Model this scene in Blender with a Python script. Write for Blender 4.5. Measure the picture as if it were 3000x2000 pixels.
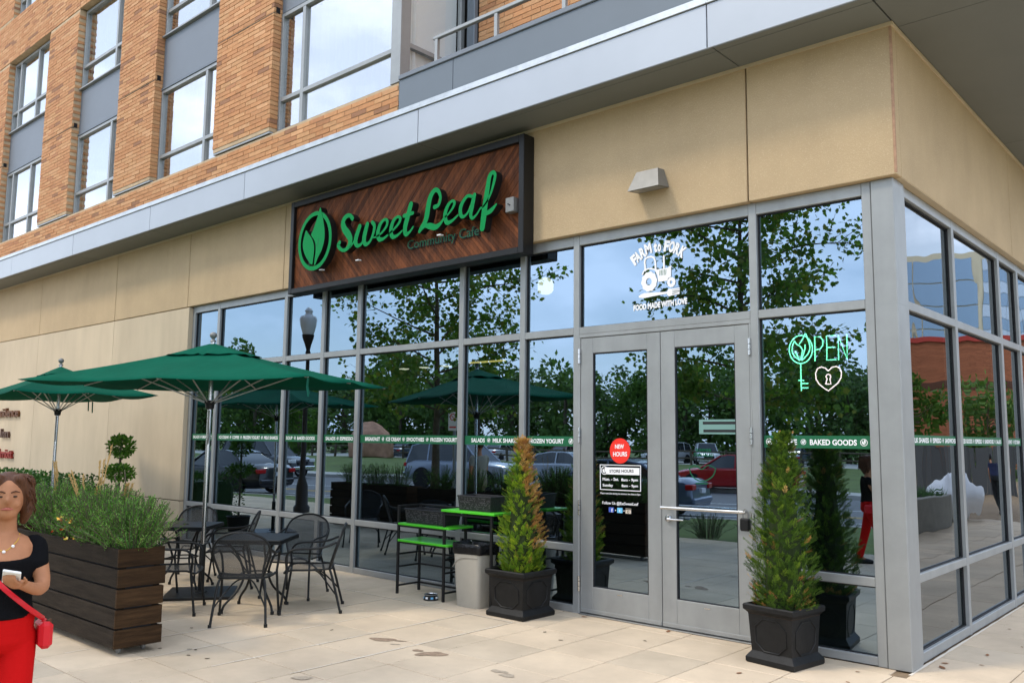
import bpy, math, random
from mathutils import Vector, Matrix
R = math.radians
random.seed(7)
for o in list(bpy.data.objects): bpy.data.objects.remove(o, do_unlink=True)
S = bpy.context.scene
COL = S.collection

# ------------------------------------------------------------------ camera
cam_d = bpy.data.cameras.new('camera'); cam = bpy.data.objects.new('camera', cam_d); COL.objects.link(cam)
cam_d.sensor_width = 36.0; cam_d.lens = 30.154; cam_d.clip_start = 0.05; cam_d.clip_end = 900
CAM = Vector((2.2318, -7.1699, 1.75))
r_ = Vector((0.74824, 0.66334, 0.010526)); u_ = Vector((0.067101, -0.091455, 0.993546)); f_ = Vector((-0.660026, 0.742705, 0.112942))
cam.matrix_world = Matrix(((r_.x, u_.x, -f_.x, CAM.x), (r_.y, u_.y, -f_.y, CAM.y), (r_.z, u_.z, -f_.z, CAM.z), (0, 0, 0, 1)))
S.camera = cam

# ------------------------------------------------------------------ sky: high bright overcast with blue gaps
SUN_AZ = R(213)      # compass-like angle of the sun seen from the plaza (x right, y into the shop)
SUN_EL = R(52)
W = bpy.data.worlds.new('World'); S.world = W; W.use_nodes = True
wn = W.node_tree.nodes; wl = W.node_tree.links; wn.clear()
wo = wn.new('ShaderNodeOutputWorld'); bg = wn.new('ShaderNodeBackground')
sky = wn.new('ShaderNodeTexSky'); sky.sky_type = 'NISHITA'; sky.sun_disc = False
sky.sun_elevation = SUN_EL; sky.sun_rotation = R(213); sky.altitude = 50; sky.air_density = 1.2; sky.dust_density = 0.6; sky.ozone_density = 3.0
tc = wn.new('ShaderNodeTexCoord'); mp = wn.new('ShaderNodeMapping'); mp.inputs['Scale'].default_value = (1, 1, 2.2)
nz = wn.new('ShaderNodeTexNoise'); nz.inputs['Scale'].default_value = 3.0; nz.inputs['Detail'].default_value = 6; nz.inputs['Roughness'].default_value = 0.55
rp = wn.new('ShaderNodeValToRGB'); rp.color_ramp.elements[0].position = 0.40; rp.color_ramp.elements[0].color = (.42, .42, .42, 1); rp.color_ramp.elements[1].position = 0.60; rp.color_ramp.elements[1].color = (1, 1, 1, 1)
mx = wn.new('ShaderNodeMix'); mx.data_type = 'RGBA'; mx.inputs[7].default_value = (12.2, 13.4, 15.8, 1)
wl.new(tc.outputs['Generated'], mp.inputs['Vector']); wl.new(mp.outputs[0], nz.inputs['Vector']); wl.new(nz.outputs['Fac'], rp.inputs['Fac'])
wl.new(rp.outputs['Color'], mx.inputs[0]); wl.new(sky.outputs['Color'], mx.inputs[6]); wl.new(mx.outputs[2], bg.inputs['Color'])
bg.inputs['Strength'].default_value = 0.14; wl.new(bg.outputs[0], wo.inputs['Surface'])

# ------------------------------------------------------------------ sun through thin cloud
sun_d = bpy.data.lights.new('sun', 'SUN'); sun_d.energy = 1.5; sun_d.angle = R(10); sun_d.color = (1.0, 0.88, 0.70)
sun = bpy.data.objects.new('sun', sun_d); COL.objects.link(sun)
sdir = Vector((math.sin(SUN_AZ) * math.cos(SUN_EL), math.cos(SUN_AZ) * math.cos(SUN_EL), math.sin(SUN_EL)))   # towards the sun
sun.rotation_euler = sdir.to_track_quat('Z', 'Y').to_euler(); sun.location = (0, -20, 30)
VS = S.view_settings; VS.view_transform = 'Standard'; VS.look = 'None'; VS.gamma = 1.0; VS.exposure = 0.33; VS.use_curve_mapping = False

# ------------------------------------------------------------------ helpers
def mat(name, col, rough=.6, metal=0.0, var=0.0, vscale=3.0, bump=0.0, bscale=60.0, spec=.28, speck=None, objvar=0.0, trans=0.0, stretch=None, emit=None, coat=0.0, streak=0.0):
    m = bpy.data.materials.new(name); m.use_nodes = True; nt = m.node_tree; n = nt.nodes; l = nt.links; p = n['Principled BSDF']
    p.inputs['Roughness'].default_value = rough; p.inputs['Metallic'].default_value = metal; p.inputs['Specular IOR Level'].default_value = spec
    if coat: p.inputs['Coat Weight'].default_value = coat; p.inputs['Coat Roughness'].default_value = .05
    base = tuple(col) + (1,); p.inputs['Base Color'].default_value = base
    geo = None
    def pos():
        nonlocal geo
        if geo is None:
            g = n.new('ShaderNodeNewGeometry'); geo = g.outputs['Position']
            if stretch:
                mp = n.new('ShaderNodeMapping'); mp.inputs['Scale'].default_value = stretch; l.new(geo, mp.inputs['Vector']); geo = mp.outputs[0]
        return geo
    cur = None
    if var:
        t = n.new('ShaderNodeTexNoise'); t.inputs['Scale'].default_value = vscale; t.inputs['Detail'].default_value = 5; t.inputs['Roughness'].default_value = .62; l.new(pos(), t.inputs['Vector'])
        mr = n.new('ShaderNodeMapRange'); mr.inputs[1].default_value = .3; mr.inputs[2].default_value = .7; mr.inputs[3].default_value = 1 - var; mr.inputs[4].default_value = 1 + var; l.new(t.outputs['Fac'], mr.inputs[0])
        cur = mr.outputs[0]
    if streak:
        g2 = n.new('ShaderNodeNewGeometry'); m2 = n.new('ShaderNodeMapping'); m2.inputs['Scale'].default_value = (7, 7, .22); l.new(g2.outputs['Position'], m2.inputs['Vector'])
        t = n.new('ShaderNodeTexNoise'); t.inputs['Scale'].default_value = 1.0; t.inputs['Detail'].default_value = 4; l.new(m2.outputs[0], t.inputs['Vector'])
        mr = n.new('ShaderNodeMapRange'); mr.inputs[1].default_value = .35; mr.inputs[2].default_value = .65; mr.inputs[3].default_value = 1 - streak; mr.inputs[4].default_value = 1 + streak * .5; l.new(t.outputs['Fac'], mr.inputs[0])
        if cur is None: cur = mr.outputs[0]
        else:
            mm = n.new('ShaderNodeMath'); mm.operation = 'MULTIPLY'; l.new(cur, mm.inputs[0]); l.new(mr.outputs[0], mm.inputs[1]); cur = mm.outputs[0]
    if objvar:
        oi = n.new('ShaderNodeObjectInfo'); mr = n.new('ShaderNodeMapRange'); mr.inputs[3].default_value = 1 - objvar; mr.inputs[4].default_value = 1 + objvar; l.new(oi.outputs['Random'], mr.inputs[0])
        if cur is None: cur = mr.outputs[0]
        else:
            mm = n.new('ShaderNodeMath'); mm.operation = 'MULTIPLY'; l.new(cur, mm.inputs[0]); l.new(mr.outputs[0], mm.inputs[1]); cur = mm.outputs[0]
    colout = None
    if cur is not None:
        vm = n.new('ShaderNodeVectorMath'); vm.operation = 'SCALE'; vm.inputs[0].default_value = col; l.new(cur, vm.inputs['Scale']); colout = vm.outputs[0]
    if speck:
        sc_, amt, scol = speck
        t = n.new('ShaderNodeTexNoise'); t.inputs['Scale'].default_value = sc_; t.inputs['Detail'].default_value = 2; l.new(pos(), t.inputs['Vector'])
        rp = n.new('ShaderNodeValToRGB'); rp.color_ramp.elements[0].position = .58; rp.color_ramp.elements[1].position = .70; rp.color_ramp.elements[1].color = (amt, amt, amt, 1); rp.color_ramp.elements[0].color = (0, 0, 0, 1); l.new(t.outputs['Fac'], rp.inputs['Fac'])
        mxn = n.new('ShaderNodeMix'); mxn.data_type = 'RGBA'; l.new(rp.outputs['Color'], mxn.inputs[0]); mxn.inputs[6].default_value = base; mxn.inputs[7].default_value = tuple(scol) + (1,)
        if colout is not None: l.new(colout, mxn.inputs[6])
        colout = mxn.outputs[2]
    if colout is not None: l.new(colout, p.inputs['Base Color'])
    if bump:
        t = n.new('ShaderNodeTexNoise'); t.inputs['Scale'].default_value = bscale; t.inputs['Detail'].default_value = 4; l.new(pos(), t.inputs['Vector'])
        b = n.new('ShaderNodeBump'); b.inputs['Strength'].default_value = bump; b.inputs['Distance'].default_value = .01; l.new(t.outputs['Fac'], b.inputs['Height']); l.new(b.outputs[0], p.inputs['Normal'])
    if trans:
        tr = n.new('ShaderNodeBsdfTranslucent'); ms = n.new('ShaderNodeMixShader'); ms.inputs[0].default_value = trans; out = n['Material Output']
        tr.inputs['Color'].default_value = (min(1, col[0] * 1.5), min(1, col[1] * 1.6), col[2] * .9, 1)
        l.new(p.outputs[0], ms.inputs[1]); l.new(tr.outputs[0], ms.inputs[2]); l.new(ms.outputs[0], out.inputs['Surface'])
    if emit:
        p.inputs['Emission Color'].default_value = tuple(emit[0]) + (1,); p.inputs['Emission Strength'].default_value = emit[1]
    return m

def glass_mat(name, tint, f0, wave=.06, wscale=.9, rough=0.0, rtint=(1, 1, 1)):
    m = bpy.data.materials.new(name); m.use_nodes = True; nt = m.node_tree; n = nt.nodes; l = nt.links; n.remove(n['Principled BSDF'])
    out = n['Material Output']; tr = n.new('ShaderNodeBsdfTransparent'); tr.inputs['Color'].default_value = tuple(tint) + (1,)
    gl = n.new('ShaderNodeBsdfGlossy'); gl.inputs['Roughness'].default_value = rough; gl.inputs['Color'].default_value = tuple(rtint) + (1,)
    g0 = n.new('ShaderNodeNewGeometry'); dt = n.new('ShaderNodeVectorMath'); dt.operation = 'DOT_PRODUCT'; l.new(g0.outputs['Normal'], dt.inputs[0]); l.new(g0.outputs['Incoming'], dt.inputs[1])
    def mth(op, a, b2=None):
        q = n.new('ShaderNodeMath'); q.operation = op
        for i_, x_ in ((0, a), (1, b2)):
            if x_ is None: continue
            if isinstance(x_, (int, float)): q.inputs[i_].default_value = x_
            else: l.new(x_, q.inputs[i_])
        return q.outputs[0]
    F0 = f0; cosv = mth('ABSOLUTE', dt.outputs['Value']); pw = mth('POWER', mth('SUBTRACT', 1.0, cosv), 5.0); fac = mth('ADD', mth('MULTIPLY', pw, 1 - F0), F0)
    g = n.new('ShaderNodeNewGeometry'); t = n.new('ShaderNodeTexNoise'); t.inputs['Scale'].default_value = wscale; t.inputs['Detail'].default_value = 1.0; l.new(g.outputs['Position'], t.inputs['Vector'])
    b = n.new('ShaderNodeBump'); b.inputs['Strength'].default_value = wave; b.inputs['Distance'].default_value = .05; l.new(t.outputs['Fac'], b.inputs['Height']); l.new(b.outputs[0], gl.inputs['Normal'])
    ms = n.new('ShaderNodeMixShader'); l.new(fac, ms.inputs[0]); l.new(tr.outputs[0], ms.inputs[1]); l.new(gl.outputs[0], ms.inputs[2]); l.new(ms.outputs[0], out.inputs['Surface'])
    return m

class MB:
    def __init__(s): s.v = []; s.f = []; s.m = []
    def add(s, vs, fs, mi=0):
        o = len(s.v); s.v.extend(tuple(v) for v in vs); s.f.extend(tuple(i + o for i in f) for f in fs); s.m.extend([mi] * len(fs)); return s
    def box(s, x0, x1, y0, y1, z0, z1, mi=0, b=0.0):
        if x0 > x1: x0, x1 = x1, x0
        if y0 > y1: y0, y1 = y1, y0
        if z0 > z1: z0, z1 = z1, z0
        return s.obox(((x0 + x1) / 2, (y0 + y1) / 2, (z0 + z1) / 2), ((x1 - x0) / 2, (y1 - y0) / 2, (z1 - z0) / 2), None, mi, b)
    def obox(s, c, h, M=None, mi=0, b=0.0):
        c = Vector(c)
        def T(p):
            p = Vector(p)
            if M is not None: p = M @ p
            return c + p
        hx, hy, hz = h
        if b <= 0:
            vs = [T((x, y, z)) for x in (-hx, hx) for y in (-hy, hy) for z in (-hz, hz)]
            fs = [(0, 1, 3, 2), (4, 6, 7, 5), (0, 4, 5, 1), (2, 3, 7, 6), (0, 2, 6, 4), (1, 5, 7, 3)]
            return s.add(vs, fs, mi)
        b = min(b, hx * .9, hy * .9, hz * .9)
        vs = []; idx = {}
        for sx in (-1, 1):
            for sy in (-1, 1):
                for sz in (-1, 1):
                    for ax in range(3):
                        p = [sx * (hx - b), sy * (hy - b), sz * (hz - b)]; p[ax] = (sx * hx, sy * hy, sz * hz)[ax]
                        idx[(sx, sy, sz, ax)] = len(vs); vs.append(T(p))
        fs = []
        def q(*k): fs.append(tuple(idx[i] for i in k))
        for sg in (-1, 1):
            o = [(-1, -1), (1, -1), (1, 1), (-1, 1)]
            if sg < 0: o = o[::-1]
            q(*[(sg, a, c2, 0) for a, c2 in o]); q(*[(c2, sg, a, 1) for a, c2 in o]); q(*[(a, c2, sg, 2) for a, c2 in o])
        for a in (-1, 1):
            for c2 in (-1, 1):
                k = [(a, c2, -1, 0), (a, c2, -1, 1), (a, c2, 1, 1), (a, c2, 1, 0)]
                q(*(k if a * c2 > 0 else k[::-1]))
                k = [(-1, a, c2, 1), (-1, a, c2, 2), (1, a, c2, 2), (1, a, c2, 1)]
                q(*(k if a * c2 > 0 else k[::-1]))
                k = [(a, -1, c2, 2), (a, -1, c2, 0), (a, 1, c2, 0), (a, 1, c2, 2)]
                q(*(k if a * c2 > 0 else k[::-1]))
        for sx in (-1, 1):
            for sy in (-1, 1):
                for sz in (-1, 1):
                    k = [(sx, sy, sz, 0), (sx, sy, sz, 1), (sx, sy, sz, 2)]
                    q(*(k if sx * sy * sz > 0 else k[::-1]))
        return s.add(vs, fs, mi)
    def tube(s, pts, r, n=8, mi=0, cap=True, closed=False, flat=1.0):
        P = [Vector(p) for p in pts]; k = len(P); rs = r if isinstance(r, (list, tuple)) else [r] * k
        vs = []; up = None
        for i in range(k):
            if closed: d = P[(i + 1) % k] - P[i - 1]
            else: d = P[min(i + 1, k - 1)] - P[max(i - 1, 0)]
            if d.length < 1e-9: d = Vector((0, 0, 1))
            d.normalize()
            if up is None:
                up = Vector((0, 0, 1)) if abs(d.z) < .9 else Vector((1, 0, 0))
            a = up - d * up.dot(d)
            if a.length < 1e-6: a = d.orthogonal()
            a.normalize(); up = a; bb = d.cross(a)
            for j in range(n):
                t = 2 * math.pi * j / n; vs.append(P[i] + (a * math.cos(t) * flat + bb * math.sin(t)) * rs[i])
        fs = []
        for i in range(k if closed else k - 1):
            o = i * n; o2 = ((i + 1) % k) * n
            for j in range(n): fs.append((o + j, o + (j + 1) % n, o2 + (j + 1) % n, o2 + j))
        if cap and not closed: fs.append(tuple(range(n - 1, -1, -1))); fs.append(tuple((k - 1) * n + j for j in range(n)))
        return s.add(vs, fs, mi)
    def lathe(s, prof, c=(0, 0, 0), n=16, mi=0, M=None):
        c = Vector(c); vs = []
        for rr, z in prof:
            for j in range(n):
                t = 2 * math.pi * j / n; p = Vector((rr * math.cos(t), rr * math.sin(t), z)); vs.append(c + (M @ p if M is not None else p))
        fs = []
        for i in range(len(prof) - 1):
            for j in range(n): fs.append((i * n + j, i * n + (j + 1) % n, (i + 1) * n + (j + 1) % n, (i + 1) * n + j))
        fs.append(tuple(range(n - 1, -1, -1))); fs.append(tuple((len(prof) - 1) * n + j for j in range(n)))
        return s.add(vs, fs, mi)
    def loft(s, rings, mi=0, cap=True):
        n = len(rings[0]); vs = [v for rg in rings for v in rg]; fs = []
        for i in range(len(rings) - 1):
            for j in range(n): fs.append((i * n + j, i * n + (j + 1) % n, (i + 1) * n + (j + 1) % n, (i + 1) * n + j))
        if cap: fs.append(tuple(range(n - 1, -1, -1))); fs.append(tuple((len(rings) - 1) * n + j for j in range(n)))
        return s.add(vs, fs, mi)
    def prism(s, poly, y0, y1, mi=0, mside=None):
        """polygon in (x,z) extruded from y0 (front) to y1"""
        n = len(poly); a = sum(poly[i][0] * poly[(i + 1) % n][1] - poly[(i + 1) % n][0] * poly[i][1] for i in range(n))
        if a < 0: poly = poly[::-1]
        s.add([(x, y0, z) for x, z in poly], [tuple(range(n))], mi)
        vs = [(x, y0, z) for x, z in poly] + [(x, y1, z) for x, z in poly]
        s.add(vs, [(i, i + n, (i + 1) % n + n, (i + 1) % n) for i in range(n)] + [tuple(range(2 * n - 1, n - 1, -1))], mi if mside is None else mside)
        return s
    def build(s, name, mats, parent=None, smooth=0, loc=None):
        me = bpy.data.meshes.new(name); me.from_pydata([tuple(v) for v in s.v], [], s.f)
        ms = mats if isinstance(mats, (list, tuple)) else [mats]
        for m in ms: me.materials.append(m)
        if len(ms) > 1: me.polygons.foreach_set('material_index', s.m)
        if smooth:
            me.polygons.foreach_set('use_smooth', [True] * len(me.polygons)); me.set_sharp_from_angle(angle=R(smooth))
        me.update()
        return link(name, me, parent, loc)
ORG = {}
def link(name, me, parent=None, loc=None):
    o = bpy.data.objects.new(name, me); COL.objects.link(o)
    if parent is not None:
        o.parent = parent
        if parent.name in ORG: o.location = -ORG[parent.name]
    if loc is not None: o.location = loc
    return o
def tag(o, label, cat, group=None):
    o['label'] = label; o['category'] = cat
    if group: o['group'] = group
    return o
def thing(name, label, cat, base=(0, 0, 0), group=None, world=True, rotz=0):
    """Empty at the base of a thing. world=True: parts are given in world metres, else in the thing's own frame."""
    o = bpy.data.objects.new(name, None); COL.objects.link(o); o.location = base; o.rotation_euler = (0, 0, rotz); o.empty_display_size = .2
    if world: ORG[o.name] = Vector(base)
    return tag(o, label, cat, group)
def struct(o): o['kind'] = 'structure'; return o
def stuff(o): o['kind'] = 'stuff'; return o
def copy_tree(root, loc, rotz=0, label=None, scale=None):
    c = root.copy(); COL.objects.link(c); c.location = loc; c.rotation_euler = (0, 0, rotz)
    if scale: c.scale = scale
    if label: c['label'] = label
    for ch in root.children:
        d = ch.copy(); COL.objects.link(d); d.parent = c
        for g in ch.children:
            e = g.copy(); COL.objects.link(e); e.parent = d
    return c
def cr(pts, n=6, closed=False):
    """Catmull-Rom through tuples of any length"""
    P = [tuple(p) for p in pts]; out = []; k = len(P)
    for i in range(k if closed else k - 1):
        if closed: a, b, c, d = P[i - 1], P[i], P[(i + 1) % k], P[(i + 2) % k]
        else: a, b, c, d = P[max(i - 1, 0)], P[i], P[i + 1], P[min(i + 2, k - 1)]
        for j in range(n):
            t = j / n
            out.append(tuple(.5 * ((2 * B) + (-A + Cc) * t + (2 * A - 5 * B + 4 * Cc - D) * t * t + (-A + 3 * B - 3 * Cc + D) * t ** 3) for A, B, Cc, D in zip(a, b, c, d)))
    if not closed: out.append(P[-1])
    return out
_tc = {}
def text2d(body, bold=.012, shear=0.0):
    """outline of a word in the built-in font as flat triangles, normalised to x 0..1 (own width) and cap height 1"""
    key = (body, bold, shear)
    if key in _tc: return _tc[key]
    cu = bpy.data.curves.new('t', 'FONT'); cu.body = body; cu.size = 1; cu.offset = bold; cu.shear = shear; cu.resolution_u = 3
    ob = bpy.data.objects.new('t', cu); COL.objects.link(ob); bpy.context.view_layer.update()
    me = bpy.data.meshes.new_from_object(ob.evaluated_get(bpy.context.evaluated_depsgraph_get()))
    vs = [(v.co.x, v.co.y) for v in me.vertices]; fs = [tuple(p.vertices) for p in me.polygons]
    bpy.data.objects.remove(ob); bpy.data.curves.remove(cu); bpy.data.meshes.remove(me)
    x0 = min(v[0] for v in vs); x1 = max(v[0] for v in vs)
    r = ([((x - x0) / (x1 - x0), z / .73) for x, z in vs], fs, (x1 - x0) / .73)
    _tc[key] = r; return r
def put_text(mb, body, fn, mi=0, bold=.012, shear=0.0):
    vs, fs, w = text2d(body, bold, shear); mb.add([fn(a, b) for a, b in vs], fs, mi); return w
def ribbon(pts, n=7, caps=6):
    """outline polygon of a brush stroke: pts are (x, z, half width)"""
    P = cr(pts, n); L = []; Rr = []; k = len(P)
    for i in range(k):
        dx = P[min(i + 1, k - 1)][0] - P[max(i - 1, 0)][0]; dz = P[min(i + 1, k - 1)][1] - P[max(i - 1, 0)][1]; q = math.hypot(dx, dz) or 1
        nx, nz_ = -dz / q, dx / q; h = max(P[i][2], .002); L.append((P[i][0] + nx * h, P[i][1] + nz_ * h)); Rr.append((P[i][0] - nx * h, P[i][1] - nz_ * h))
    return L, Rr, P
def stroke(mb, pts, y0, y1, mi=0, mside=0, n=7):
    """calligraphic stroke standing proud of a wall: face at y0, back at y1"""
    L, Rr, P = ribbon(pts, n); k = len(L)
    vs = []
    for a, b in zip(L, Rr): vs += [(a[0], y0, a[1]), (b[0], y0, b[1]), (a[0], y1, a[1]), (b[0], y1, b[1])]
    ff = []; fs = []
    for i in range(k - 1):
        o = 4 * i; p = o + 4; ff.append((o, o + 1, p + 1, p)); fs += [(o, p, p + 2, o + 2), (o + 1, o + 3, p + 3, p + 1)]
    mb.add(vs, ff, mi); mb.add(vs, fs, mside)
    for e, i, sg in ((0, 0, -1), (1, k - 1, 1)):       # round ends
        c = P[i]; a = L[i]; ang0 = math.atan2(a[1] - c[1], a[0] - c[0]); h = math.hypot(a[0] - c[0], a[1] - c[1])
        pts2 = [(c[0] + h * math.cos(ang0 - sg * math.pi * j / 6), c[1] + h * math.sin(ang0 - sg * math.pi * j / 6)) for j in range(7)]
        vv = [(x, y0, z) for x, z in pts2] + [(x, y1, z) for x, z in pts2]
        mb.add(vv, [tuple(range(7)) if sg < 0 else tuple(range(6, -1, -1))], mi); mb.add(vv, [(j, j + 1, j + 8, j + 7) for j in range(6)], mside)
def ell(pts, n=28):
    """ellipse polygon from (left, right, top, bottom) points"""
    l, r2, t, b = pts; cx = (l[0] + r2[0]) / 2; cz = (t[1] + b[1]) / 2; rx = (r2[0] - l[0]) / 2; rz = (t[1] - b[1]) / 2
    return [(cx + rx * math.cos(2 * math.pi * i / n), cz + rz * math.sin(2 * math.pi * i / n)) for i in range(n)]
def annulus(mb, outer, inner, y0, y1, mi=0, mside=0):
    n = len(outer); vs = [(x, y0, z) for x, z in outer] + [(x, y0, z) for x, z in inner] + [(x, y1, z) for x, z in outer] + [(x, y1, z) for x, z in inner]
    mb.add(vs, [(i, (i + 1) % n, n + (i + 1) % n, n + i) for i in range(n)], mi)
    mb.add(vs, [(i, 2 * n + i, 2 * n + (i + 1) % n, (i + 1) % n) for i in range(n)] + [(n + i, n + (i + 1) % n, 3 * n + (i + 1) % n, 3 * n + i) for i in range(n)], mside)
# ------------------------------------------------------------------ materials
M = {}
M['conc'] = mat('tan_concrete', (.48, .355, .21), .85, streak=.02, var=.07, vscale=1.3, bump=.55, bscale=110, speck=(110, .55, (.62, .49, .32)), objvar=.03)
M['conc_low'] = mat('light_washed_concrete', (.54, .44, .305), .85, streak=.025, var=.11, vscale=1.1, stretch=(1, 1, .4), bump=.25, bscale=140, speck=(160, .22, (.62, .52, .37)), objvar=.03)  # same concrete lightened: the wash of light on the wall is in the colour
M['joint'] = mat('joint_sealant', (.10, .085, .06), .9)
M['alum'] = mat('satin_aluminium', (.315, .325, .32), .42, metal=.35, var=.08, vscale=3, streak=.05, objvar=.03)
M['alum_dark'] = mat('gasket_black', (.02, .02, .022), .6)
M['fascia'] = mat('fascia_metal', (.40, .425, .455), .38, metal=.35, var=.04, vscale=.8, objvar=.03)
M['flash'] = mat('galvanised_flashing', (.48, .50, .50), .35, metal=.7, var=.15, vscale=6)
M['soffit'] = mat('soffit_panel', (.165, .175, .165), .5, metal=.05, var=.05, vscale=1.0, objvar=.04)
M['spandrel'] = mat('spandrel_blue_grey', (.175, .195, .22), .5, metal=.2, var=.04, vscale=1.2)
M['parapet'] = mat('parapet_grey', (.15, .175, .20), .5, metal=.2, var=.04, vscale=1.2)
M['mortar'] = mat('mortar', (.50, .37, .235), .95, var=.15, vscale=8)
BR = [(.53, .265, .122), (.495, .235, .105), (.585, .32, .16), (.43, .20, .095), (.51, .25, .115), (.31, .155, .085), (.55, .295, .14)]
M['brick'] = [mat('brick_tone', c, .85, var=.10, vscale=14, bump=.4, bscale=70, objvar=.08) for c in BR]
M['glass'] = glass_mat('storefront_glass', (.26, .32, .30), .36, wave=.035, rtint=(.60, .80, 1.0))
M['glass_side'] = glass_mat('side_glass', (.22, .27, .26), .27, wave=.11, rtint=(.88, .94, 1.0), wscale=1.1)
M['glass_up'] = glass_mat('upper_glass', (.60, .64, .66), .50, wave=.04)
M['glass_in'] = glass_mat('glass_inner_face', (.92, .95, .94), .0, wave=0)
M['brightening_curtain'] = mat('brightening_sheer', (.88, .88, .88), .9, trans=.3)
M['wood'] = mat('sign_plank', (.125, .038, .012), .65, spec=.2, var=.35, vscale=9, objvar=.45, bump=.3, bscale=60, stretch=(2, 2, .4))
M['black'] = mat('black_metal', (.010, .010, .010), .42, spec=.3, var=.1, vscale=20)
M['iron'] = mat('wrought_iron', (.010, .011, .011), .45, spec=.3)
M['signgreen'] = mat('sign_green_face', (.003, .23, .060), .6, spec=.1)
M['signdark'] = mat('sign_dark_green', (.006, .10, .045), .4)
M['white'] = mat('white_vinyl', (.85, .85, .85), .5)
M['vinylgreen'] = mat('green_vinyl', (.016, .125, .055), .45)
M['red'] = mat('red_vinyl', (.80, .035, .022), .45)
M['steel'] = mat('brushed_steel', (.60, .60, .60), .22, metal=1.0)
M['steel_dull'] = mat('galvanised_grey', (.22, .22, .21), .5, metal=.4, var=.1, vscale=9)
M['canvas'] = mat('green_canvas', (.002, .088, .052), .9, spec=.08, var=.12, vscale=2.5, bump=.5, bscale=9, trans=.03)
M['canvas_edge'] = mat('green_canvas_hem', (.004, .09, .058), .85)
M['pave'] = mat('paving_slab', (.585, .468, .335), .85, var=.17, vscale=1.1, bump=.25, bscale=160, speck=(220, .35, (.43, .34, .24)), objvar=.05)
M['pave2'] = mat('paving_slab_grey', (.54, .44, .32), .85, var=.19, vscale=.9, bump=.25, bscale=160, speck=(220, .35, (.43, .335, .235)), objvar=.05)
M['pave_joint'] = mat('paving_joint', (.22, .155, .095), .95, var=.3, vscale=7)
M['caulk'] = mat('pale_caulk', (.70, .63, .53), .8)
M['stain'] = mat('old_spill', (.31, .22, .15), .8, var=.3, vscale=30)
M['stain2'] = mat('faint_spill', (.42, .34, .25), .85, var=.2, vscale=30)
M['gum'] = mat('dark_gum_spot', (.10, .075, .05), .8)
M['deadleaf'] = mat('dead_leaf', (.22, .09, .035), .8, objvar=.3)
M['plankdark'] = mat('planter_board', (.023, .017, .012), .75, spec=.12, var=.45, vscale=6, bump=.35, bscale=40, objvar=.25, stretch=(.6, .6, 6))
M['soil'] = mat('soil', (.03, .02, .013), .95)
M['pot'] = mat('charcoal_pot', (.009, .009, .009), .5, spec=.25, var=.35, vscale=12, bump=.15, bscale=50)
M['lime'] = mat('lime_shelf', (.075, .50, .025), .35)
M['trash'] = mat('beige_plastic', (.40, .37, .31), .45, var=.05, vscale=6)
M['bag'] = mat('black_bin_liner', (.010, .010, .011), .22, bump=.8, bscale=25)
M['basket'] = mat('woven_black', (.020, .020, .021), .5, bump=1.0, bscale=90)
M['bark'] = mat('bark', (.10, .08, .055), .9, var=.4, vscale=9, bump=.6, bscale=30)
M['thuja'] = [mat('thuja_tip', c, .7, trans=.25) for c in [(.22, .34, .022), (.13, .24, .018), (.34, .42, .035), (.06, .12, .012)]]
M['thuja_dk'] = [mat('thuja_dark_tip', c, .7, trans=.25) for c in [(.085, .16, .018), (.05, .105, .012), (.15, .235, .026), (.035, .075, .010)]]
M['thuja_dead'] = [mat('dead_thuja_tip', c, .8, trans=.2) for c in [(.46, .25, .075), (.34, .16, .05), (.54, .34, .12)]]
M['juniper'] = [mat('feathery_shrub', c, .7, trans=.3) for c in [(.085, .21, .035), (.125, .28, .05), (.050, .13, .024), (.17, .33, .065)]]
M['hedge'] = [mat('hedge_leaf', c, .6, trans=.25) for c in [(.035, .10, .022), (.055, .14, .03), (.025, .07, .016)]]
M['topiary'] = [mat('topiary_leaf', c, .55, trans=.25) for c in [(.075, .19, .02), (.045, .12, .015), (.12, .25, .03)]]
M['straw'] = mat('straw_plume', (.50, .33, .14), .85, trans=.25)
M['flower'] = [mat('flower_petal', c, .6) for c in [(.75, .05, .03), (.85, .45, .05), (.45, .38, .10)]]
M['leaf'] = [mat('plane_leaf', c, .5, trans=.45) for c in [(.10, .185, .03), (.075, .145, .024), (.145, .24, .04), (.19, .20, .04)]]
M['wleaf'] = [mat('wood_leaf', c, .6, trans=.25) for c in [(.085, .165, .032), (.055, .115, .024), (.12, .205, .04)]]
M['grass'] = mat('lawn', (.105, .145, .035), .9, var=.35, vscale=.6)
M['asphalt'] = mat('asphalt', (.16, .16, .165), .85, var=.12, vscale=1.2)
M['kerb'] = mat('kerb_concrete', (.46, .44, .40), .85, var=.1)
M['yellow'] = mat('road_yellow', (.62, .38, .04), .7)
M['roadwhite'] = mat('road_white', (.75, .75, .73), .7)
M['tyre'] = mat('tyre', (.015, .015, .016), .8)
M['rim'] = mat('alloy_rim', (.45, .45, .46), .3, metal=.9)
M['carglass'] = mat('car_glass', (.012, .015, .017), .06, spec=.8)
M['chrome'] = mat('chrome', (.7, .7, .7), .12, metal=1)
M['taillight'] = mat('tail_lamp', (.45, .012, .012), .2)
M['headlight'] = mat('head_lamp', (.75, .75, .72), .12)
M['plate'] = mat('licence_plate', (.7, .7, .72), .5)
def paint(name, c): return mat(name, c, .28, metal=.35, coat=.8)
M['skin'] = mat('skin', (.40, .175, .085), .6, var=.10, vscale=12)
M['hair'] = mat('brown_hair', (.085, .032, .014), .5, var=.4, vscale=30, stretch=(6, 6, 1))
M['cloth_black'] = mat('black_cotton', (.007, .007, .008), .95, spec=.05, bump=.2, bscale=200)
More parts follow.
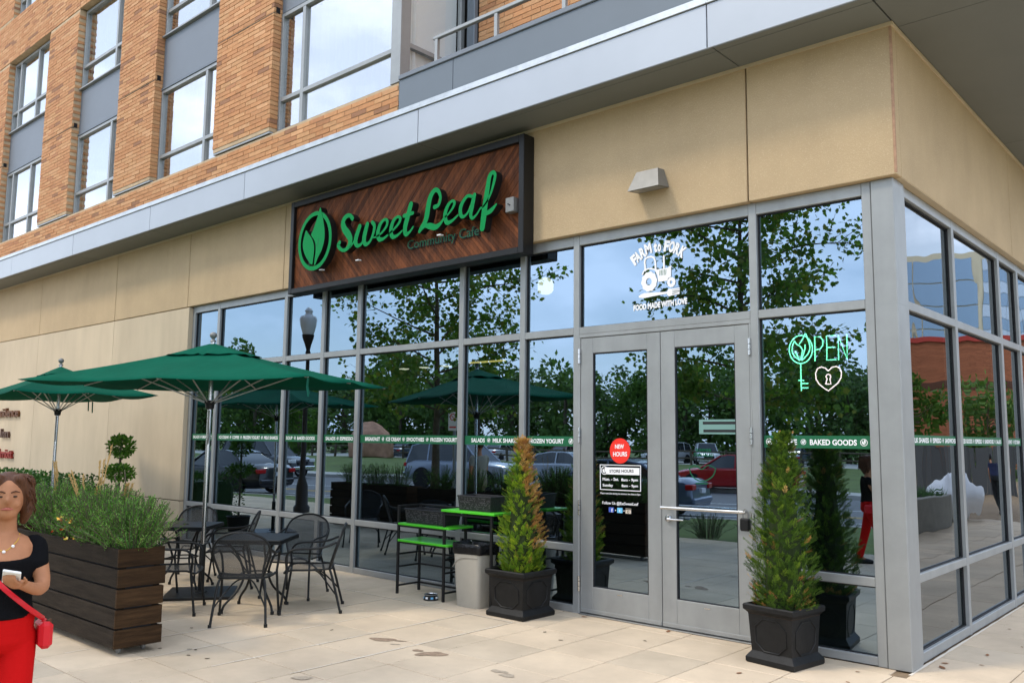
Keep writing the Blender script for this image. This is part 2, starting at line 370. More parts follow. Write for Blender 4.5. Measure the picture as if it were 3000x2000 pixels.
M['cloth_red'] = mat('red_trousers', (.50, .006, .006), .85, spec=.08, bump=.3, bscale=12, stretch=(1, 1, 5))
M['bag_red'] = mat('red_leather', (.60, .012, .02), .4)
M['inner'] = mat('interior_wall', (.16, .12, .085), .8, var=.15)
M['inner_dark'] = mat('interior_dark', (.035, .032, .03), .7)
M['inner_floor'] = mat('interior_floor', (.10, .085, .07), .4, var=.1)

M['glass_return'] = glass_mat('return_glass', (.93, .95, .96), .10, wave=.02)
LET = {'S': [[(-6.6387, 4.5962, 0.0287), (-6.6937, 4.6448, 0.0247), (-6.7789, 4.6414, 0.0306), (-6.8383, 4.5776, 0.0386), (-6.8054, 4.484, 0.0463), (-6.7201, 4.3975, 0.0497), (-6.6701, 4.3172, 0.0436), (-6.7002, 4.2344, 0.0322), (-6.7786, 4.1945, 0.0229), (-6.8609, 4.2134, 0.0214), (-6.9227, 4.2736, 0.0291), (-6.8967, 4.314, 0.0253)]], 'w': [[(-6.6718, 4.2158, 0.0095), (-6.5889, 4.2835, 0.015), (-6.5194, 4.3813, 0.0242), (-6.4764, 4.464, 0.0282)], [(-6.4809, 4.4647, 0.0317), (-6.5463, 4.3349, 0.0376), (-6.5537, 4.2567, 0.0338), (-6.5066, 4.2124, 0.024), (-6.4296, 4.2314, 0.0166), (-6.3736, 4.3089, 0.0221), (-6.3261, 4.4687, 0.0296)], [(-6.3261, 4.4687, 0.0314), (-6.3783, 4.3168, 0.0366), (-6.3746, 4.2377, 0.0311), (-6.3292, 4.2069, 0.0238), (-6.2545, 4.2414, 0.0165), (-6.1942, 4.3455, 0.0216), (-6.1828, 4.4286, 0.0252), (-6.2283, 4.4785, 0.0218)]], 'e1': [[(-6.2237, 4.2793, 0.0092), (-6.1481, 4.275, 0.0109), (-6.0429, 4.3082, 0.0144), (-5.9511, 4.3777, 0.0214), (-5.9329, 4.4445, 0.0248), (-5.9866, 4.4743, 0.0195), (-6.0692, 4.4246, 0.0309), (-6.1114, 4.3187, 0.0378), (-6.0823, 4.237, 0.0339), (-5.9974, 4.2314, 0.0212), (-5.8988, 4.2749, 0.0124)]], 'e2': [[(-5.9111, 4.2713, 0.0105), (-5.8135, 4.3144, 0.014), (-5.7137, 4.3812, 0.0206), (-5.6854, 4.4385, 0.0241), (-5.7375, 4.4678, 0.0193), (-5.8179, 4.4258, 0.0298), (-5.8592, 4.3215, 0.0371), (-5.8309, 4.2341, 0.0329), (-5.7486, 4.2286, 0.0208), (-5.6489, 4.275, 0.012)]], 't': [[(-5.4962, 4.5841, 0.0338), (-5.5506, 4.4366, 0.0375), (-5.5938, 4.3073, 0.0341), (-5.5768, 4.2257, 0.029), (-5.5077, 4.2395, 0.0152), (-5.4465, 4.2935, 0.0101)], [(-5.6195, 4.4591, 0.0222), (-5.4565, 4.4684, 0.0203)]], 'L': [[(-5.072, 4.4759, 0.026), (-5.007, 4.4909, 0.0209), (-4.9759, 4.5711, 0.0193), (-5.0119, 4.6571, 0.0228), (-5.0819, 4.6796, 0.0279), (-5.1516, 4.6098, 0.0345), (-5.1861, 4.4958, 0.0377), (-5.2057, 4.3925, 0.0381), (-5.2377, 4.3177, 0.0328), (-5.3029, 4.2547, 0.0265), (-5.3307, 4.2189, 0.0199)], [(-5.3079, 4.2287, 0.0132), (-5.2362, 4.2708, 0.0197), (-5.1501, 4.2571, 0.0361), (-5.0552, 4.2288, 0.0321), (-4.9723, 4.255, 0.0193), (-4.9041, 4.3184, 0.0095)]], 'e3': [[(-4.9151, 4.315, 0.0096), (-4.8285, 4.3552, 0.0126), (-4.7579, 4.421, 0.0189), (-4.7376, 4.4693, 0.0221), (-4.7779, 4.496, 0.0173), (-4.8493, 4.45, 0.0271), (-4.8923, 4.353, 0.0334), (-4.8622, 4.2568, 0.0331), (-4.7806, 4.2564, 0.0201), (-4.6745, 4.3098, 0.0108)]], 'a': [[(-4.442, 4.4866, 0.0197), (-4.5259, 4.5083, 0.0214), (-4.607, 4.446, 0.0278), (-4.6403, 4.3619, 0.0309), (-4.6119, 4.2827, 0.025), (-4.5419, 4.2939, 0.0153), (-4.4741, 4.3714, 0.0183), (-4.4331, 4.4722, 0.0212)], [(-4.4131, 4.5029, 0.0272), (-4.4449, 4.379, 0.0305), (-4.4686, 4.2816, 0.0272), (-4.4417, 4.2365, 0.0209), (-4.3772, 4.2662, 0.0121), (-4.3156, 4.3337, 0.009)]], 'f': [[(-4.3256, 4.3228, 0.009), (-4.2519, 4.3577, 0.0088), (-4.1702, 4.4555, 0.0118), (-4.1146, 4.5949, 0.0178), (-4.0995, 4.673, 0.0191), (-4.1332, 4.7086, 0.0205), (-4.1825, 4.6709, 0.027), (-4.2135, 4.5388, 0.0315), (-4.2438, 4.3688, 0.036), (-4.2661, 4.2224, 0.0384), (-4.2855, 4.0944, 0.034)], [(-4.2499, 4.251, 0.0209), (-4.1585, 4.2728, 0.0249), (-4.0738, 4.3325, 0.0087)]]}
LEAFA = [(-7.3502, 4.8708), (-7.387, 4.781), (-7.443, 4.6757), (-7.4993, 4.57), (-7.5384, 4.5102), (-7.4575, 4.4218), (-7.425, 4.338), (-7.4244, 4.247), (-7.4472, 4.0897), (-7.4171, 4.0859), (-7.3673, 4.1638), (-7.2892, 4.2585), (-7.2396, 4.3716), (-7.2295, 4.4903), (-7.2538, 4.6148), (-7.2986, 4.7509)]
LEAFB = [(-7.6608, 4.5952), (-7.6998, 4.5239), (-7.7271, 4.4276), (-7.7164, 4.3412), (-7.6694, 4.2501), (-7.5926, 4.1633), (-7.4972, 4.0901), (-7.4726, 4.1778), (-7.459, 4.2822), (-7.4722, 4.3752), (-7.5256, 4.467), (-7.6062, 4.5405)]
RING = [(-7.8424, 4.4444), (-7.0764, 4.3923), (-7.49, 4.8291), (-7.4396, 4.0072)]
COMM = [(-5.689, 4.0663), (-4.4594, 4.0723), (-5.6631, 4.1866), (-4.5192, 4.1968)]
JB = [(-3.9933, 4.3934), (-3.8578, 4.2462)]
TRAC = {'hood': [(-2.2774, 3.4359), (-2.1037, 3.4378), (-2.1048, 3.345), (-2.1329, 3.3385), (-2.1517, 3.3095), (-2.2508, 3.3104), (-2.2556, 3.353), (-2.2665, 3.397), (-2.2888, 3.4294)], 'strokes': [[(-2.3979, 3.4429, 0.0095), (-2.4007, 3.5599, 0.0094), (-2.2989, 3.5616, 0.0091), (-2.2789, 3.4381, 0.0091)], [(-2.4344, 3.4074, 0.0072), (-2.4109, 3.4445, 0.0071), (-2.3647, 3.4554, 0.0071), (-2.319, 3.4497, 0.0072), (-2.2775, 3.428, 0.0071), (-2.2627, 3.3933, 0.007)], [(-2.1837, 3.4328, 0.0091), (-2.1853, 3.5609, 0.0093)], [(-2.1243, 3.4417, 0.007), (-2.1036, 3.4456, 0.0069)], [(-2.4671, 3.1848, 0.0131), (-2.413, 3.1892, 0.0245), (-2.3062, 3.1912, 0.0182), (-2.1493, 3.191, 0.0097)], [(-2.1085, 3.219, 0.0055), (-2.0138, 3.2203, 0.0055)], [(-2.1014, 3.2053, 0.0056), (-2.0141, 3.2023, 0.0054)], [(-2.1016, 3.1859, 0.0054), (-2.0144, 3.1818, 0.0054)], [(-2.1129, 3.1626, 0.0056), (-2.0181, 3.1694, 0.0055)]], 'big': [(-2.4481, 3.3344), (-2.262, 3.3131), (-2.3535, 3.4255), (-2.3553, 3.2227)], 'bigh': [(-2.3927, 3.328), (-2.324, 3.3202), (-2.3579, 3.3604), (-2.3585, 3.2871)], 'small': [(-2.1496, 3.2949), (-2.0551, 3.2841), (-2.1019, 3.3401), (-2.1032, 3.2391)], 'smallh': [(-2.1187, 3.2914), (-2.0879, 3.2879), (-2.1038, 3.3072), (-2.1042, 3.2729)], 'forkhead': [(-2.153, 3.1914), (-2.0905, 3.1912), (-2.1194, 3.2267), (-2.1203, 3.1523)], 'arc': [(-2.5308, 3.5705), (-2.4913, 3.5989), (-2.4326, 3.6332), (-2.3668, 3.6641), (-2.2804, 3.6718), (-2.2336, 3.6717), (-2.1477, 3.6594), (-2.0909, 3.6447), (-2.0305, 3.6166), (-1.973, 3.5761)], 'food': [(-2.5421, 3.0444), (-1.93, 3.0596), (-2.5417, 3.1024), (-1.9292, 3.1135)]}
NEON = {'ring': [(-0.9546, 2.5774), (-0.7443, 2.5643), (-0.8457, 2.6824), (-0.8527, 2.4351)], 'leafA': [(-0.8621, 2.6064), (-0.8309, 2.6467), (-0.8044, 2.6948), (-0.7861, 2.6512), (-0.7703, 2.6042), (-0.7696, 2.5506), (-0.7942, 2.5062), (-0.8425, 2.4614)], 'leafA2': [(-0.8095, 2.5991), (-0.8122, 2.5609), (-0.8235, 2.5232), (-0.8464, 2.4631)], 'leafB': [(-0.9041, 2.6362), (-0.9219, 2.5986), (-0.9274, 2.5447), (-0.9086, 2.505), (-0.8622, 2.4624)], 'leafB2': [(-0.9041, 2.6362), (-0.8858, 2.6079), (-0.8547, 2.5866), (-0.8359, 2.5547), (-0.841, 2.5165), (-0.8543, 2.4635)], 'leafB3': [(-0.8994, 2.5469), (-0.8868, 2.5153), (-0.862, 2.4678)], 'P': [(-0.7246, 2.4491), (-0.7213, 2.662), (-0.6737, 2.6586), (-0.6503, 2.6266), (-0.6532, 2.5813), (-0.677, 2.5525), (-0.7194, 2.546)], 'E': [(-0.5375, 2.6601), (-0.6188, 2.6607), (-0.6181, 2.5602), (-0.6215, 2.4527), (-0.5404, 2.4529)], 'E2': [(-0.6181, 2.5602), (-0.5466, 2.561)], 'N': [(-0.5198, 2.4473), (-0.5165, 2.6624), (-0.4468, 2.4479), (-0.4439, 2.6645)], 'key': [(-0.8543, 2.4328), (-0.8533, 2.1944)], 'k1': [(-0.8773, 2.2883), (-0.8271, 2.2864)], 'k2': [(-0.8522, 2.2599), (-0.7905, 2.2585)], 'k3': [(-0.8533, 2.221), (-0.7917, 2.2198)], 'heart': [(-0.6123, 2.3592), (-0.6365, 2.3843), (-0.6703, 2.3957), (-0.7051, 2.3837), (-0.7232, 2.343), (-0.7194, 2.2899), (-0.6939, 2.2476), (-0.6568, 2.2163), (-0.6162, 2.189), (-0.5778, 2.2176), (-0.532, 2.2532), (-0.5047, 2.2966), (-0.4996, 2.3408), (-0.5131, 2.3786), (-0.5423, 2.3948), (-0.5761, 2.389), (-0.6123, 2.3592)], 'lock': [(-0.6369, 2.2479), (-0.6242, 2.2938), (-0.6342, 2.3107), (-0.6246, 2.3275), (-0.6117, 2.3307), (-0.5969, 2.3226), (-0.5915, 2.3037), (-0.6002, 2.2892), (-0.5911, 2.2463), (-0.6369, 2.2479)], 'panel': [(-0.9631, 2.7104), (-0.4069, 2.1609)]}
DOOR = {'red': [(-2.8249, 1.6479), (-2.5793, 1.6468), (-2.7012, 1.7703), (-2.7023, 1.5189)], 'new': [(-2.761, 1.6633), (-2.6522, 1.665), (-2.7608, 1.7156)], 'hours': [(-2.7851, 1.5865), (-2.616, 1.5901), (-2.7849, 1.642)], 'box': [(-2.9449, 1.5006), (-2.4595, 1.5044), (-2.4614, 1.2574), (-2.9428, 1.2543)], 'head': [(-2.8736, 1.4777), (-2.4733, 1.4817), (-2.4739, 1.4119), (-2.8737, 1.4076)], 'store': [(-2.8295, 1.4222), (-2.5399, 1.4319), (-2.8294, 1.46)], 'mon': [(-2.9143, 1.3407), (-2.7188, 1.3451), (-2.9142, 1.378)], 'm2': [(-2.6875, 1.3432), (-2.491, 1.3478), (-2.6873, 1.3773)], 'sun': [(-2.9144, 1.2817), (-2.7878, 1.2841), (-2.9143, 1.3164)], 's2': [(-2.6838, 1.2854), (-2.4914, 1.2908), (-2.6837, 1.3176)], 'please': [(-2.9429, 1.2052), (-2.4633, 1.2132), (-2.9428, 1.2281)], 'follow': [(-2.9187, 1.1053), (-2.4889, 1.1129), (-2.9187, 1.1412)], 'fb': [(-2.8401, 1.0859), (-2.7792, 1.0277)], 'tw': [(-2.7372, 1.0868), (-2.6757, 1.0279)], 'ig': [(-2.6382, 1.0863), (-2.5747, 1.0268)], 'emblem': [(-2.9344, 1.445), (-2.8511, 1.4476), (-2.8921, 1.4876), (-2.8923, 1.405)], 'paper': [(-1.81, 1.9494), (-1.4551, 1.8124)], 'thai1': [(-1.8583, 1.6802), (-1.6865, 1.6507)], 'thai2': [(-1.8774, 1.6392), (-1.6695, 1.6062)], 'bowl': [(-1.944, 1.5236), (-1.6297, 1.3578)], 'bar': [(-2.1556, 1.1259), (-1.2866, 1.1371)], 'lever': [(-2.1295, 1.0234), (-1.9521, 1.0227)], 'lock': [(-1.3398, 1.1048), (-1.2444, 0.9773)]}
WORDS = [('SALADS', -11.2454, -11.0362), ('BREAKFAST', -10.944, -10.6508), ('ICE CREAM', -10.4272, -10.1379), ('COFFEE', -10.0235, -9.8275), ('FROZEN YOGURT', -9.7117, -9.2477), ('MILK SHAKES', -9.1339, -8.7698), ('SOUP', -8.5586, -8.398), ('BAKED GOODS', -8.2814, -7.8607), ('SALADS', -7.6073, -7.3871), ('ESPRESSO', -7.2864, -7.0018), ('BREAKFAST', -6.7471, -6.4458), ('ICE CREAM', -6.3256, -6.0452), ('SMOOTHIES', -5.9307, -5.6085), ('FROZEN YOGURT', -5.4939, -5.0346), ('SALADS', -4.7984, -4.5826), ('MILK SHAKES', -4.4586, -4.0764), ('FROZEN YOGURT', -3.9169, -3.4314), ('COFFEE', -1.0691, -0.8741), ('BAKED GOODS', -0.7612, -0.3645)]
SWORDS = [('MILK SHAKES', 0.413, 0.886), ('ESPRESSO', 1.001, 1.257), ('SANDWICHES', 1.374, 1.72), ('BAKED GOODS', 1.888, 2.317), ('ESPRESSO', 2.432, 2.692), ('SANDWICHES', 2.809, 3.177), ('SALADS', 3.304, 3.514), ('BREAKFAST', 3.731, 4.041), ('ICE CREAM', 4.158, 4.428)]
HOTEL = [('idence', -19.8736, 2.1173, -18.7564, 2.3204), ('Inn', -19.77, 1.6466, -19.2738, 1.8731), ('rriott', -19.6694, 1.1893, -18.9618, 1.402)]
# ------------------------------------------------------------------ the cafe building
bld = thing('cafe_building', 'cafe corner building with tan concrete panels, glass storefront and orange brick upper floors', 'building', (-6, 0, 0))
YC = -.07                                   # face of the concrete panels
def part(name, m, parent=bld): return bpy.data.objects.new  # (kept tiny: see pb)
def pb(name, mats, parent, fn, smooth=0):
    mb = MB(); fn(mb); return mb.build(name, mats, parent, smooth)
# concrete band above the storefront, panel by panel
cw = pb('concrete_wall', M['joint'], bld, lambda m: (m.box(-26, .055, YC + .03, .35, 3.93, 5.19), m.box(.04, .055, .352, 14, 3.93, 5.19)))
PX = [-26, -21.7, -18.0, -14.25, -11.45, -8.62, -3.9, -1.225, .07]
for a, b in zip(PX[:-1], PX[1:]):
    pb('concrete_panel', M['conc'], cw, lambda m: m.box(a + .007, b - (.007 if b < 0 else .0), YC, YC + .12, 3.915, 5.205, 0, .006))
for a, b in zip([YC + .125, 4.0, 8.0], [3.987, 7.987, 14]):
    pb('concrete_panel', M['conc'], cw, lambda m: m.box(-.05, .07, a, b, 3.915, 5.205, 0, .006))
lw = pb('concrete_wall', M['joint'], bld, lambda m: m.box(-26, -11.40, YC + .03, .35, 0.0, 3.91))
PXL = [-26, -21.7, -18.0, -14.25, -11.385]
for a, b in zip(PXL[:-1], PXL[1:]):
    for z0, z1 in ((0.012, .675), (.689, 3.901)):
        e = 0 if b > -12 else .004
        pb('concrete_panel', M['conc_low'], lw, lambda m: m.box(a + .004, b - e, YC, YC + .2, z0, z1, 0, .005))
# thin lead trim between soffit and concrete
pb('soffit_trim', M['conc_low'], bld, lambda m: (m.box(-26, .085, YC - .012, YC - .001, 5.175, 5.207), m.box(.0705, .085, YC, 14, 5.175, 5.207)))
pb('corner_seal', mat('corner_sealant', (.40, .24, .15), .8, var=.2, vscale=30), bld, lambda m: m.box(.052, .073, YC - .004, YC + .018, 3.93, 5.17, 0, .003))
# storefront framing ------------------------------------------------------------
sf = pb('storefront', M['alum_dark'], bld, lambda m: m.box(-11.36, -.2, .075, .095, 3.78, 3.93))
MW = .0375; GY = .05
XM = [-10.53, -8.63, -7.70, -6.90, -4.955, -3.99, -3.235, -1.225, -.205]
for x in [-11.335] + XM:
    top = 3.915
    pb('mullion', M['alum'], sf, lambda m: m.box(x - MW, x + MW, 0, .12, 0.0, top, 0, .004))
EDG = [-11.335] + XM
for a, b in zip(EDG[:-1], EDG[1:]):
    x0, x1 = a + MW + .0005, b - MW - .0005
    rails = [(3.805, 3.913), (2.85, 2.925)]
    isdoor = abs(a + 3.235) < .01
    if not isdoor: rails += [(.61, .682), (.004, .072)]
    for z0, z1 in rails:
        pb('transom_bar', M['alum'], sf, lambda m: m.box(x0, x1, .003, .117, z0, z1, 0, .004))
    panes = [(2.925, 3.805)] if isdoor else [(2.925, 3.805), (.682, 2.85), (.072, .61)]
    for z0, z1 in panes:
        def pane(m, z0=z0, z1=z1):
            m.add([(x0, GY, z0), (x1, GY, z0), (x1, GY, z1), (x0, GY, z1)], [(0, 1, 2, 3)], 0)
            m.add([(x0, GY + .012, z0), (x1, GY + .012, z0), (x1, GY + .012, z1), (x0, GY + .012, z1)], [(3, 2, 1, 0)], 1)
        pb('pane', [M['glass'], M['glass_in']], sf, pane)
        def gask(m, z0=z0, z1=z1):
            for q in ((x0, x0 + .009, z0, z1), (x1 - .009, x1, z0, z1), (x0 + .009, x1 - .009, z1 - .012, z1), (x0 + .009, x1 - .009, z0, z0 + .007)): m.box(q[0], q[1], .034, GY - .002, q[2], q[3])
        pb('gasket', M['alum_dark'], sf, gask)
# corner column and its cover joint
pb('corner_column', M['alum'], bld, lambda m: (m.box(-.162, .02, -.012, .26, 0, 3.913, 0, .006)))
pb('column_joint', M['alum_dark'], bld, lambda m: m.box(-.172, -.160, .004, .1, 0.003, 3.91))
pb('column_splice', mat('splice_line', (.30, .32, .32), .5, metal=.4), bld, lambda m: (m.box(-.1615, .0208, -.0128, .2, 2.868, 2.872)))
# side storefront (plane x = 0)
ss = pb('storefront', M['alum_dark'], bld, lambda m: m.box(-.095, -.075, .3, 14, 3.78, 3.93))
YM = [.30, 1.775, 3.61, 4.545, 6.4, 8.24, 10.1, 13.9]
for y in YM: pb('mullion', M['alum'], ss, lambda m: m.box(-.12, 0, y - MW, y + MW, 0, 3.913, 0, .004))
for a, b in zip(YM[:-1], YM[1:]):
    y0, y1 = a + MW + .0005, b - MW - .0005
    for z0, z1 in ((3.825, 3.913), (2.86, 2.935), (.63, .70), (.004, .085)):
        pb('transom_bar', M['alum'], ss, lambda m: m.box(-.117, -.003, y0, y1, z0, z1, 0, .004))
    for z0, z1 in ((2.935, 3.825), (.70, 2.86), (.085, .63)):
        def pane(m, z0=z0, z1=z1):
            m.add([(-GY, y0, z0), (-GY, y1, z0), (-GY, y1, z1), (-GY, y0, z1)], [(0, 1, 2, 3)], 0)
            m.add([(-GY - .012, y0, z0), (-GY - .012, y1, z0), (-GY - .012, y1, z1), (-GY - .012, y0, z1)], [(3, 2, 1, 0)], 1)
        pb('pane', [M['glass_side'], M['glass_in']], ss, pane)
        def gask(m, z0=z0, z1=z1):
            for q in ((y0, y0 + .009, z0, z1), (y1 - .009, y1, z0, z1), (y0 + .009, y1 - .009, z1 - .012, z1), (y0 + .009, y1 - .009, z0, z0 + .007)): m.box(-GY + .002, -.034, q[0], q[1], q[2], q[3])
        pb('gasket', M['alum_dark'], ss, gask)
pb('window_ledge', M['conc_low'], bld, lambda m: (m.box(.0, .066, YC + .13, 14, 3.914, 3.93)))
# double door ------------------------------------------------------------------
pb('door_frame', M['alum'], bld, lambda m: (m.box(-3.197, -1.263, .003, .117, 2.812, 2.8495, 0, .003), m.box(-3.197, -3.182, .003, .117, .004, 2.8115), m.box(-1.278, -1.263, .003, .117, .004, 2.8115)))
pb('threshold', M['steel_dull'], bld, lambda m: m.box(-3.18, -1.28, -.03, .12, 0.001, .012, 0, .004))
def leaf_door(x0, x1, l0, l1, hx):
    def fr(m):
        m.box(x0, l0, .008, .055, .018, 2.806, 0, .003); m.box(l1, x1, .008, .055, .018, 2.806, 0, .003)
        m.box(l0 + .0003, l1 - .0003, .0085, .0545, 2.645, 2.8055, 0, .003); m.box(l0 + .0003, l1 - .0003, .0085, .0545, .0185, .282, 0, .003)
    d = pb('door', M['alum'], bld, fr)
    pb('kick_strip', M['alum'], d, lambda m: m.box(x0 + .004, x1 - .004, .0005, .0075, .022, .06, 0, .002))
    pb('glazing_bead', M['alum_dark'], d, lambda m: (m.box(l0, l0 + .010, .014, .028, .282, 2.645), m.box(l1 - .010, l1, .014, .028, .282, 2.645), m.box(l0 + .01, l1 - .01, .014, .028, 2.632, 2.645), m.box(l0 + .01, l1 - .01, .014, .028, .282, .290)))
    def pane(m):
        m.add([(l0, .03, .282), (l1, .03, .282), (l1, .03, 2.645), (l0, .03, 2.645)], [(0, 1, 2, 3)], 0)
        m.add([(l0, .04, .282), (l1, .04, .282), (l1, .04, 2.645), (l0, .04, 2.645)], [(3, 2, 1, 0)], 1)
    pb('pane', [M['glass'], M['glass_in']], d, pane)
    for z in (.30, 1.06, 1.80, 2.62) if hx < -2 else (.36, 1.05, 1.80, 2.60):
        def hg(m, z=z):
            m.tube([(hx, -.006, z - .075), (hx, -.006, z + .075)], .013, 8)
            for k in (-.025, .025): m.tube([(hx, -.006, z + k - .002), (hx, -.006, z + k + .002)], .0145, 8, 1)
        pb('hinge', [M['steel'], M['alum_dark']], d, hg, 40)
    pb('maker_plate', M['steel'], d, lambda m: m.box((l0 + l1) / 2 - .03, (l0 + l1) / 2 + .03, .0055, .0082, .235, .245))
    return d
dl = leaf_door(-3.178, -2.217, -3.025, -2.365, -3.187)
dr = leaf_door(-2.210, -1.282, -2.056, -1.425, -1.273)
pb('push_bar', M['steel'], dr, lambda m: (m.tube([(-2.155, -.10, 1.126), (-1.30, -.10, 1.133)], .016, 12), m.tube([(-2.12, -.10, 1.126), (-2.12, .01, 1.126)], .012, 8), m.tube([(-1.335, -.10, 1.132), (-1.335, .01, 1.132)], .012, 8)), 40)
Mx = Matrix.Rotation(R(90), 3, 'X')
pb('lock_lever', M['steel'], dr, lambda m: (m.lathe([(.036, 0), (.036, .018), (.026, .034), (.004, .036)], (-2.13, .008, 1.022), 18, 0, Mx), m.tube([(-2.13, -.03, 1.018), (-2.05, -.035, 1.016), (-1.955, -.03, 1.018)], [.010, .009, .008], 8)), 40)
# concrete-faced canopy: fascia and soffit panels --------------------------------
cn = pb('canopy', M['joint'], bld, lambda m: (m.box(-26, 1.27, -.57, 14, 5.235, 5.60)))
FX_ = [-26, -22.2, -18.4, -15.1, -11.9, -8.93, -5.14, -1.33, 1.30]
for a, b in zip(FX_[:-1], FX_[1:]):
    e = .005
    pb('fascia_panel', M['fascia'], cn, lambda m: m.box(a + e, b - (e if b < 1 else 0), -.595, -.571, 5.215, 5.628, 0, .004))
    pb('drip_lip', M['flash'], cn, lambda m: m.box(a + .002, b - .002, -.612, -.568, 5.630, 5.646, 0, .003))
    pb('flashing', M['flash'], cn, lambda m: m.box(a + .001, b - .001, -.577, -.5695, 5.6465, 5.722, 0, .002))
for a, b in zip([-.565, 4.0, 9], [3.995, 8.995, 14]): pb('fascia_panel', M['fascia'], cn, lambda m: m.box(1.275, 1.30, a, b, 5.215, 5.64, 0, .004))
SX = [-26, -22.2, -18.4, -15.1, -11.9, -8.93, -5.14, -1.28, .078]
for a, b in zip(SX[:-1], SX[1:]):
    for y0, y1 in ((-.589, -.503), (-.495, YC - .002)):
        pb('soffit_panel', M['soffit'], cn, lambda m: m.box(a + .005, b - .005, y0, y1, 5.208, 5.232, 0, .003))
for x0, x1 in ((.083, 1.265),):
    for y0, y1 in ((-.589, -.503), (-.495, .06), (.068, 3.79), (3.80, 7.5), (7.51, 14)):
        pb('soffit_panel', M['soffit'], cn, lambda m: m.box(x0 + .003, x1, y0, y1, 5.208, 5.232, 0, .003))
def dlight(m):
    m.lathe([(.085, 0), (.085, -.008), (.06, -.010), (.055, 0)], (.56, 2.84, 5.209), 20)
pb('downlight_trim', M['alum'], bld, dlight, 40)
pb('downlight_well', M['black'], bld, lambda m: m.lathe([(.053, 0), (.053, -.003)], (.56, 2.84, 5.208), 20), 40)
# upper floors: brick ----------------------------------------------------------
BL, BH, JT = .305, .0677, .010
ZB0 = 5.725; YB = -.55
walls = []      # (x0,x1,z0,z1,yfront,depth)
SILL, HEAD, S2, H2, B2 = 6.095, 7.78, 8.76, 10.45, 11.55
walls.append((-26, -5.555, ZB0, SILL, YB, .12))
PIERS = [(-9.955, -8.37), (-13.515, -12.06), (-17.16, -15.62), (-21.0, -19.62), (-25.2, -23.4)]
for a, b in PIERS: walls.append((a, b, SILL + .040, H2, YB - .025, .14))
walls.append((-26, -15.62 + .0, H2 + .005, B2, YB - .025, .14)); walls.append((-15.615, -8.37, H2 + .005, B2, YB - .025, .14))
for a, b in PIERS: walls.append((a, b, B2 + .004, 13.4, YB - .025, .14))
walls.append((-5.30, 1.2, 5.9, 10.8, .58, .1))                 # set-back wall behind the terrace
uw = pb('upper_wall', M['mortar'], bld, lambda m: [m.box(a + .012, b - .012, y + .008, y + d + .05, z0 + .004, z1 - .004) for a, b, z0, z1, y, d in walls])
bricks = []
rnd = random.Random(3)
for wi, (a, b, z0, z1, y, d) in enumerate(walls):
    k = int((z0 - ZB0) / BH); z = ZB0 + k * BH
    while z < z0 - 1e-6: z += BH; k += 1
    while z + BH <= z1 + .004:
        x = a - (BL / 2 if k % 2 else 0) - rnd.choice([0, 0, 0])
        while x < b - .02:
            p, q = max(x, a), min(x + BL - JT, b)
            if q - p > .03: bricks.append((p, q, z, z + BH - JT, y + rnd.uniform(-.003, .003), d, rnd.choice([0, 0, 0, 1, 1, 2, 4, 4, 4, 6, 6, 3, 1, 0, 4, 6, 2, 5])))
            x += BL
        z += BH; k += 1
def project(p):
    d = Vector(p) - CAM; w = d.dot(f_)
    if w < .1: return None
    return (1500 + 2512.8 * d.dot(r_) / w, 1000 - 2512.8 * d.dot(u_) / w, w)
vis = []; rest = []
for bq in bricks:
    pr = project(((bq[0] + bq[1]) / 2, bq[4], (bq[2] + bq[3]) / 2))
    if pr and -5 < pr[0] < 3005 and -5 < pr[1] < 2005 and not (bq[4] > 0 and bq[2] < 6.35): vis.append((pr[2], bq))
    else: rest.append(bq)
vis.sort(key=lambda t: t[0] / (t[1][1] - t[1][0]))
unit = {}
for mi in range(7):
    mb = MB(); mb.obox((0, 0, 0), (.5, .5, .5), None, 0, .0); me = bpy.data.meshes.new('brick'); me.from_pydata([tuple(v) for v in mb.v], [], mb.f); me.materials.append(M['brick'][mi]); unit[mi] = me
for w, bq in vis[:300]:
    o = link('brick', unit[bq[6]], uw); o.location = ((bq[0] + bq[1]) / 2, bq[4] + bq[5] / 2, (bq[2] + bq[3]) / 2); o.scale = (bq[1] - bq[0], bq[5], bq[3] - bq[2])
mb = MB()
for bq in [t[1] for t in vis[300:]] + rest: mb.box(bq[0], bq[1], bq[4], bq[4] + bq[5], bq[2], bq[3], bq[6])
stuff(mb.build('brickwork', M['brick'], uw))
# steel shelf under each pier, soft joint across it
for a, b in PIERS[:4]:
    pb('shelf_angle', M['alum'], bld, lambda m: m.box(a + .01, b - .01, YB - .012, YB + .05, SILL + .012, SILL + .038))
    pb('soft_joint', M['joint'], bld, lambda m: m.box(a - .002, b + .002, YB - .0295, YB + .02, 7.925, 7.937))
    pb('weep_box', M['black'], bld, lambda m: m.box(b - .02, b + .006, YB + .01, YB + .075, 7.94, 8.03))
